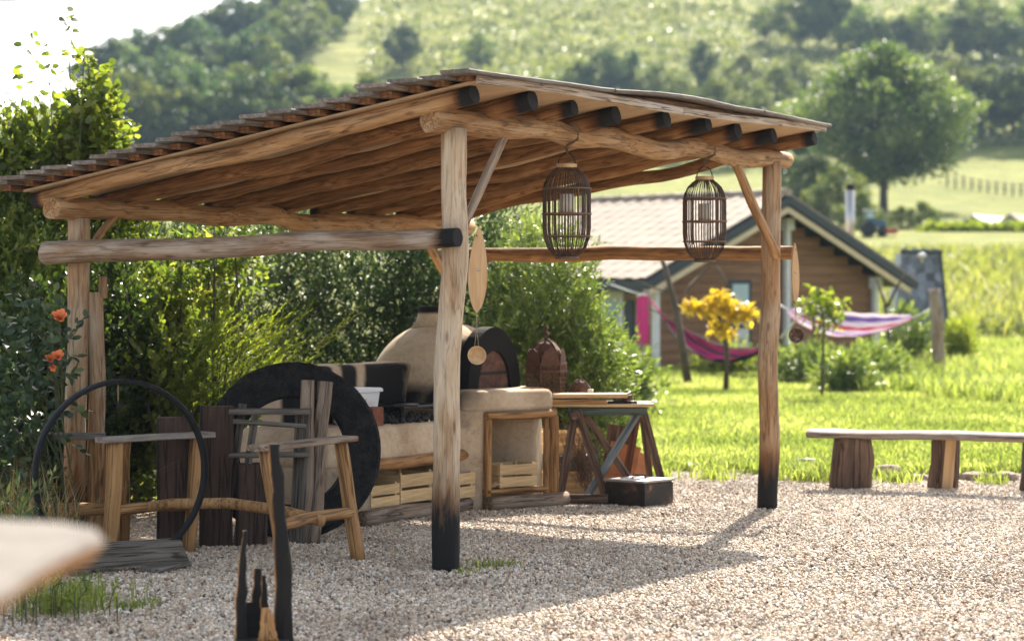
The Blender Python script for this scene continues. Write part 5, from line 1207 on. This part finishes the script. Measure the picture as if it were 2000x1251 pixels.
tube('tie', [(X(1243, D1-.1), D1-.10, 1.49), (X(1256, D1-.1), D1-.12, 1.53), (A1.x, D1-.08, 1.50)], .018, 'white_paint', fr, 6)
o = tube('clothes_line', [(X(1262, D1), D1, 1.50), (X(1230, 44.5), 44.5, 1.58), (X(1190, 46), 46.0, 1.72), (CB(-WH-.02, 2.6, 0).x, CB(-WH-.02, 2.6, 0).y, 1.76)], .012, 'white_paint', None, 5); tag(o, 'pale rope line from the hammock post to the cabin wall', 'rope')

# ------------------------------------------------------------------ garden trees by the cabin
def leaf_tree(base, stems, clumps, mat, label, name='young_tree', ln=.11, nl=260, trunk='stem', r=.04, cr=.28, wf=.5):
    t = thing(name, label, 'tree', tuple(base)); V, F = [], []
    for pts, rr in stems: tube_into(V, F, pts, rr, 7, .45)
    mk('trunk', mesh_pd('trunk', V, F, True), trunk, t)
    if clumps:
        pos = np.concatenate([np.array(c)[None]+RNG.normal(size=(nl, 3))*np.array([cr, cr, cr*.7])*.6 for c in clumps])
        leaves('crown', pos, RNG.normal(size=pos.shape)+np.array([0, 0, -.35]), ln, ln*wf, mat, t, RNG.beta(2, 2, len(pos)))
    return t
D = 38.0; g = lambda px, py, dy=0: P(px, py, D+dy); b0 = Vector((X(1418, D), D, .02))
leaf_tree(b0, [([b0, g(1420, 690), g(1412, 640), g(1400, 610)], .05), ([g(1412, 640), g(1440, 612), g(1452, 602)], .025), ([g(1412, 650), g(1375, 612), g(1360, 600)], .022)],
          [g(1362, 600), g(1380, 606), g(1396, 588), g(1405, 600), g(1420, 606), g(1440, 618), g(1452, 606), g(1404, 640), g(1412, 648), g(1413, 580), g(1350, 596), g(1461, 612)], 'leaf_yellow', 'small tree with golden yellow leaves before the cabin wall', ln=.13, nl=60, cr=.13)
D = 34.5; b0 = Vector((X(1605, D), D, .03))
leaf_tree(b0, [([b0, g(1607, 690), g(1609, 640), g(1604, 590)], .022)], [g(1580, 592), g(1598, 576), g(1618, 580), g(1634, 600), g(1612, 600), g(1588, 610), g(1606, 622), g(1630, 624)], 'leaf_feather', 'thin young tree with drooping green leaves before the striped hammock', ln=.15, nl=26, cr=.17)
D = 40.0; b0 = Vector((X(1345, D), D, .02))
leaf_tree(b0, [([b0, g(1330, 660), g(1322, 610), g(1300, 525), g(1290, 500)], .075), ([g(1322, 610), g(1345, 560), g(1385, 520), g(1400, 470)], .03), ([g(1312, 570), g(1270, 560), g(1240, 545)], .02), ([g(1325, 630), g(1290, 612), g(1262, 600)], .018), ([g(1400, 520), g(1425, 560), g(1440, 600)], .02)], [], None, 'bare leaning grey tree with dead branches before the cabin', 'bare_tree', trunk='trunk')
D = 45.5; b0 = Vector((X(1735, D), D, .02))
leaf_tree(b0, [([b0, g(1735, 640), g(1728, 590), g(1712, 545)], .045), ([g(1732, 600), g(1752, 560), g(1770, 530)], .03), ([g(1738, 640), g(1765, 600), g(1782, 575)], .025)], [], None, 'bare grey shrub against the right side of the cabin wall', 'bare_tree', trunk='trunk')
def garden(ells, n, mat, label, ln=.10, base=None):
    return shrub('garden_shrub', label, ells, n, 7, .28, ln, ln*.45, mat, base or (ells[0][0], ells[0][1], 0), shell=.45, stems=3, bright=.6)
for px, py0, py1, D, w, mat, lab in ((1775, 610, 725, 46.5, .5, 'leaf_light', 'tall loose shrub under the striped hammock end'), (1715, 690, 735, 40, .6, 'leaf_light', 'low leafy shrub before the cabin corner'), (1570, 685, 735, 41, .5, 'leaf_light', 'pale flowering shrub right of the warm post'), (1420, 690, 735, 44, .8, 'leaf_bush', 'low green shrub at the cabin wall under the dark hammock'), (1650, 700, 745, 37, .5, 'leaf_light', 'low bush in the rough grass below the hammock'), (1872, 640, 690, 47, .30, 'leaf_feather', 'yellowing tall weeds beside the slate hut'), (1215, 690, 740, 30, .5, 'leaf_light', 'low pale shrub beyond the olive shrub')):
    z1, z0 = Z(py0, D), 0.0; x = X(px, D); garden([(x, D, (z1+z0)/2, w, .4, (z1-z0)/2+.1)], 330, mat, lab)

# ================================================================== HILL: TREES, SCRUB, HEDGE, SHEDS
M['tree_leaf'] = leafmat('tree_leaf', (.018, .040, .022), (.062, .098, .036), (.15, .18, .055), trans=.42, tboost=1.5, rough=.5, spec=.35, var=.3)
M['tree_leaf2'] = leafmat('tree_leaf2', (.030, .050, .018), (.10, .125, .032), (.21, .22, .065), trans=.45, tboost=1.5, rough=.5, spec=.35, var=.35)
def tree_mesh(H, wr, n_cl, per, fs, seed, z0=.18, shape=1.0):
    rng = np.random.default_rng(seed); V, F = [], []
    top = Vector((rng.normal()*.02*H, rng.normal()*.02*H, H*.7)); tube_into(V, F, [Vector((0, 0, -.1*H)), Vector((0, 0, H*.15)), top*.6, top], .028*H, 7, .3)
    pos, dr, tn = [], [], []
    for k in range(n_cl):
        d = rng.normal(size=3); d /= np.linalg.norm(d); rr = rng.uniform(.55, 1.0)
        zz = .5+d[2]*.5*rr; wz = (math.sin(math.pi*min(1, max(.08, zz))**shape))**.6
        c = np.array([d[0]*rr*wr*wz, d[1]*rr*wr*wz, z0+(1-z0)*(.5+.46*d[2]*rr)])*H; cr = H*rng.uniform(.07, .13)
        q = rng.normal(size=(per, 3)); q = q/np.linalg.norm(q, axis=1, keepdims=True)*rng.uniform(.3, 1, (per, 1))**.6*np.array([1, 1, .75])*cr
        pos.append(q+c); dr.append(q/cr+rng.normal(size=(per, 3))*.7+np.array([0, 0, .2])); tn.append(np.full(per, rng.uniform(.15, .85))+rng.normal(size=per)*.15)
        if k % 3 == 0:
            e = Vector(c); s = top*.25 if e.z < H*.45 else top*.6; tube_into(V, F, [s, s.lerp(e, .55)+Vector((0, 0, .02*H)), e], .009*H, 5, .3)
    pos, dr, tn = np.concatenate(pos), unit(np.concatenate(dr)), np.concatenate(tn)
    n = len(pos); side = unit(np.cross(dr, rng.normal(size=(n, 3)))); l = fs*rng.uniform(.6, 1.4, (n, 1)); w = l*.7
    Q = np.stack([pos-dr*l*.5, pos+side*w*.5, pos+dr*l*.5, pos-side*w*.5], 1).reshape(-1, 3); Fq = np.arange(n*4).reshape(n, 4)
    return mesh_pd('trunk', V, F, True), mesh_np('crown', Q, Fq, False, {'tint': np.repeat(np.clip(tn, 0, 1), 4)})
protos = []
for i, (wr, ncl, per, fs, z0, shp, mt) in enumerate(((.42, 80, 75, .36, .12, 1.0, 'tree_leaf'), (.50, 95, 70, .36, .08, .8, 'tree_leaf2'), (.33, 70, 75, .34, .10, 1.2, 'tree_leaf'), (.55, 80, 70, .38, .0, .7, 'tree_leaf2'))):
    tr_, cr_ = tree_mesh(10.0, wr, ncl, per, fs, 50+i, z0, shp); cr_.materials.append(M[mt]); tr_.materials.append(M['trunk']); protos.append((tr_, cr_))
def tree(base, h, kind, label, group, rot=None, sx=1.0):
    s = h/10.0; mw = Matrix.Translation(base) @ Matrix.Rotation(rot if rot is not None else RNG.uniform(0, 6.28), 4, 'Z') @ Matrix.Diagonal((s*sx, s*sx, s, 1))
    t = bpy.data.objects.new('hill_tree', None); COL.objects.link(t); t.matrix_basis = mw; WM[t] = mw; t['label'] = label; t['category'] = 'tree'; t['group'] = group
    for nm, me in zip(('trunk', 'crown'), protos[kind]):
        o = bpy.data.objects.new(nm, me); COL.objects.link(o); o.parent = t; WM[o] = mw
    return t
SH = ('round-crowned ', 'broad full-crowned ', 'slender upright ', 'low spreading ')
def trees(spec, label, group):
    for (px, py, hpx, k, sx) in spec:
        b = hit(px, py, 125); tree(b-Vector((0, 0, .3)), hpx/FPX*b.y, k, (SH[k] if len(spec) > 1 else '')+label, group, sx=sx)
r_ = lambda a, b: RNG.uniform(a, b)
trees([(px, 300+r_(-6, 10), r_(135, 185), int(r_(0, 4)), r_(1.0, 1.3)) for px in range(215, 720, 42)], 'dark hazy tree in the wooded band below the ridge', 'wood at the foot of the ridge')
trees([(px, 262+r_(-8, 8), r_(110, 150), int(r_(0, 4)), 1.2) for px in range(225, 660, 50)], 'dark hazy tree in the wooded band below the ridge', 'wood at the foot of the ridge')
def crest(px, back=0):
    Ds = np.arange(240, 520, 4); el = [(terrain(X(px, d), d)-CAMZ)/d for d in Ds]; d = Ds[int(np.argmax(el))]-back
    return HOR-(terrain(X(px, d), d)-CAMZ)/d*FPX+2, d
def crest_trees(pxs, back, h0, h1, label, group):
    for px in pxs:
        _, d = crest(px, back); b = Vector((X(px, d), d, terrain(X(px, d), d)-.3)); k = int(r_(0, 4)); tree(b, r_(h0, h1)/FPX*d, k, SH[k]+label, group, sx=1.15)
crest_trees(range(190, 640, 27), 3, 95, 135, 'tree on the skyline ridge against the pale sky', 'trees along the ridge')
crest_trees(range(200, 600, 31), 45, 90, 130, 'tree on the ridge flank just below the skyline trees', 'trees along the ridge')
trees([(px, 158-(px-480)*.52+r_(-6, 6), r_(90, 130), int(r_(0, 4)), 1.15) for px in range(485, 690, 26)], 'tree along the upper ridge edge beside the bright slope', 'trees along the ridge')
trees([(788, 142, 102, 0, 1.0)], 'lone dark round tree on the bright slope above the roof', 'single trees on the slope')
trees([(935, 132, 74, 1, 1.1)], 'lower broad tree on the slope, second above the roof', 'single trees on the slope')
trees([(1492, 82, 74, 0, 1.0)], 'small single tree high on the bright slope near the wood', 'single trees on the slope')
trees([(1130, 205, 95, 3, 1.0), (1185, 208, 120, 0, 1.1), (1235, 205, 110, 2, 1.3), (1285, 212, 95, 1, 1.1), (1330, 240, 95, 1, 1.1)], 'dark bushy tree in the clump just above the roof', 'clump above the roof')
trees([(1372, 170, 95, 2, 1.1), (1400, 250, 110, 3, 1.1), (1452, 235, 95, 1, 1.2), (1515, 215, 95, 3, 1.1), (1450, 170, 70, 3, 1.2), (1555, 190, 90, 1, 1.2), (1340, 300, 100, 3, 1.1), (1420, 330, 110, 1, 1.0), (1490, 300, 120, 1, 1.1)], 'light green tree in the loose copse beside the big tree', 'copse beside the big tree')
trees([(px, 92+r_(-8, 12)+(px-1560)*.06, r_(85, 140), int(r_(0, 3)), r_(.9, 1.2)) for px in range(1560, 2060, 40)], 'tree in the dark wood along the top of the slope', 'upper wood')
trees([(px, 270+r_(-5, 8), r_(105, 160), int(r_(0, 4)), 1.1) for px in range(1870, 2080, 36)]+[(px, 190+r_(-5, 8), r_(60, 85), 3, 1.2) for px in range(1890, 2060, 45)], 'tree in the shaded wood above the fenced meadow', 'wood above the meadow')
trees([(700, 225, 60, 3, 1.3), (760, 215, 50, 3, 1.3), (640, 268, 80, 1, 1.2), (830, 200, 40, 3, 1.4)], 'low scrub tree at the roof line on the lower slope', 'scrub trees at the roof line')
trees([(1590, 440, 160, 0, 1.1), (1640, 445, 140, 1, 1.0), (1560, 420, 170, 2, 1.2), (1800, 455, 70, 3, 1.2), (1760, 452, 60, 3, 1.1), (1680, 450, 90, 3, 1.0)], 'dark shaded tree or bush at the foot of the big tree', 'bushes under the big tree')
# the big tree, its own mesh
M['tree_big'] = leafmat('tree_big', (.030, .058, .022), (.115, .155, .048), (.30, .32, .13), trans=.45, tboost=1.6, rough=.45, spec=.45)
tr_, cr_ = tree_mesh(12.0, .54, 280, 120, .26, 91, .10, .8); cr_.materials.append(M['tree_big']); tr_.materials.append(M['trunk'])
bt = thing('big_tree', 'huge rounded sunlit tree standing behind the cabin roof', 'tree', (0, 0, 0)); b = hit(1726, 412, 125); s = (412-72)/FPX*b.y/12.0
for nm, me in (('trunk', tr_), ('crown', cr_)):
    o = bpy.data.objects.new(nm, me); COL.objects.link(o); o.parent = bt
bt.matrix_basis = Matrix.Translation(b) @ Matrix.Diagonal((s*1.06, s*1.06, s, 1))
# scrub tufts over the slope
n = 5200; px = RNG.uniform(330, 2040, n); py = RNG.uniform(-40, 290, n); C_ = []
for a, b in zip(px, py):
    if a < 720 and b > 150-(a-430)*.5: continue
    q = hit(a, b, 180, 560)
    if q.y < 555: C_.append((q.x, q.y, q.z))
C_ = np.array(C_); m = 9; pos = np.repeat(C_, m, 0); rad = np.repeat(RNG.uniform(.35, 1.1, len(C_)), m)[:, None]
q = RNG.normal(size=pos.shape); q[:, 2] = np.abs(q[:, 2])*.6; pos = pos+unit(q)*rad*np.array([1.6, 1, .6])
br = leaves('bracken', pos, unit(q)+RNG.normal(size=pos.shape)*.5, .75, .5, leafmat('bracken', (.075, .095, .04), (.175, .185, .07), (.34, .32, .16), trans=.4, tboost=1.5), None, np.repeat(RNG.beta(1.6, 1.6, len(C_)), m)*.9+.05)
br['kind'] = 'stuff'; br['label'] = 'low bracken and scrub covering the bright hill slope'; br['category'] = 'bracken'
# clipped hedge, sheds, fence, tractor at the end of the maize
D = 122; zg = terrain(X(1910, D), D)
shrub('clipped_hedge', 'clipped bright hedge at the far end of the maize field', [(X(1825+k*22, D), D, Z(463, D), .62, .6, .46) for k in range(12)], 2200, 5, .4, .30, .20, 'leaf_feather', (X(1925, D), D, zg), shell=.3, stems=2, cat='hedge', bright=.55)
def shed(px0, px1, pyr, pye, D, label, wall, roof, L=5):
    xa, xb = X(px0, D), X(px1, D); xm = (xa+xb)/2; ze, zr_ = Z(pye, D), Z(pyr, D); zg = min(terrain(xa, D), ze-1.5)-.3
    t = thing('far_shed', label, 'shed', (xm, D, zg), 'sheds beyond the hedge'); o = .25
    V = [(xa, D, zg), (xb, D, zg), (xb, D, ze), (xm, D, zr_), (xa, D, ze)]; V += [(x+L*.55, y+L, z) for x, y, z in V]
    mk('walls', mesh_pd('walls', V, [(0, 1, 2, 3, 4), (9, 8, 7, 6, 5), (0, 5, 6, 1), (1, 6, 7, 2), (4, 9, 5, 0)]), wall, t)
    for s, xe in ((-1, xa-o), (1, xb+o)):
        zz = ze-o*(zr_-ze)/(xb-xm); q = [Vector((xm, D-o, zr_+.06)), Vector((xe, D-o, zz+.06)), Vector((xe+L*.55+o, D+L+o, zz+.06)), Vector((xm+L*.55+o, D+L+o, zr_+.06))]; q += [v+Vector((0, 0, .08)) for v in q]
        f = [(0, 1, 2, 3), (7, 6, 5, 4), (0, 4, 5, 1), (1, 5, 6, 2), (2, 6, 7, 3), (3, 7, 4, 0)]
        mk('roof', mesh_pd('roof', q, f), roof, t)
shed(1862, 1932, 424, 444, 127, 'far dark shed with bright white roof behind the hedge', 'dark_paint', 'white_paint')
shed(1930, 2010, 422, 452, 125, 'far pale-walled shed with pinkish roof behind the hedge', 'white_paint', 'tile')
ft = thing('meadow_fence', 'post and wire fence across the far sunlit meadow', 'fence', tuple(hit(1940, 372, 125)))
tops = []
for k, px in enumerate(range(1850, 2030, 16)):
    b = hit(px, 366+(px-1850)*.12, 125); h = .9; tube('fence_post', [b-Vector((0, 0, .2)), b+Vector((0, 0, h))], .07, 'trunk', ft, 6); tops.append(b)
for h in (.4, .8): tube('wire', [b+Vector((0, 0, h)) for b in tops], .02, 'trunk', ft, 4)
b = hit(1708, 462, 100); tk = thing('tractor', 'small blue tractor with red mower parked beyond the maize', 'tractor', tuple(b))
def bxx(n_, c, s, m_):
    bm = bmesh.new(); bmesh.ops.create_cube(bm, size=1)
    for v in bm.verts: v.co = Vector((v.co.x*s[0], v.co.y*s[1], v.co.z*s[2]))
    bmesh.ops.bevel(bm, geom=list(bm.edges), offset=min(s)*.15, segments=2, affect='EDGES'); me = bpy.data.meshes.new(n_); bm.to_mesh(me); bm.free(); return mk(n_, me, m_, tk, Matrix.Translation(b+Vector(c)))
M['blue'] = plain('blue', (.03, .09, .16), .4); M['red'] = plain('red', (.40, .03, .04), .5)
bxx('body', (.1, 0, .62), (.85, .5, .35), 'blue'); bxx('cab', (-.25, 0, 1.0), (.42, .5, .5), 'blue'); bxx('cab_glass', (-.25, -.26, 1.05), (.34, .03, .34), 'glass'); bxx('cab_roof', (-.25, 0, 1.29), (.52, .6, .06), 'white_paint'); bxx('mower', (.75, -.1, .25), (.6, .8, .22), 'red')
for x, r in ((-.3, .36), (.38, .24)):
    for y in (-.32, .32): lathe('wheel', [(0, -.09), (r*.6, -.09), (r, -.07), (r, .07), (r*.6, .09), (0, .09)], 'iron', tk, mw=Matrix.Translation(b+Vector((x, y, r))) @ Matrix.Rotation(math.pi/2, 4, 'X'), seg=16)

# ================================================================== HAZE IN THE VALLEY AIR
hz_m = bpy.data.materials.new('haze'); hz_m.use_nodes = True; nt = hz_m.node_tree; nt.nodes.clear()
out = nt.nodes.new('ShaderNodeOutputMaterial'); pv = nt.nodes.new('ShaderNodeVolumePrincipled')
pv.inputs['Color'].default_value = (.58, .80, 1.0, 1); pv.inputs['Density'].default_value = 0.00025; pv.inputs['Anisotropy'].default_value = 0.0
nt.links.new(pv.outputs[0], out.inputs['Volume'])
bm = bmesh.new(); bmesh.ops.create_cube(bm, size=1)
for v in bm.verts: v.co = Vector((v.co.x*760, 430+v.co.y*1000, 65+v.co.z*136))
me = bpy.data.meshes.new('haze'); bm.to_mesh(me); bm.free(); hzo = mk('haze', me, hz_m); hzo['kind'] = 'stuff'
hzo['label'] = 'thin bluish haze in the valley air'; hzo['category'] = 'haze'
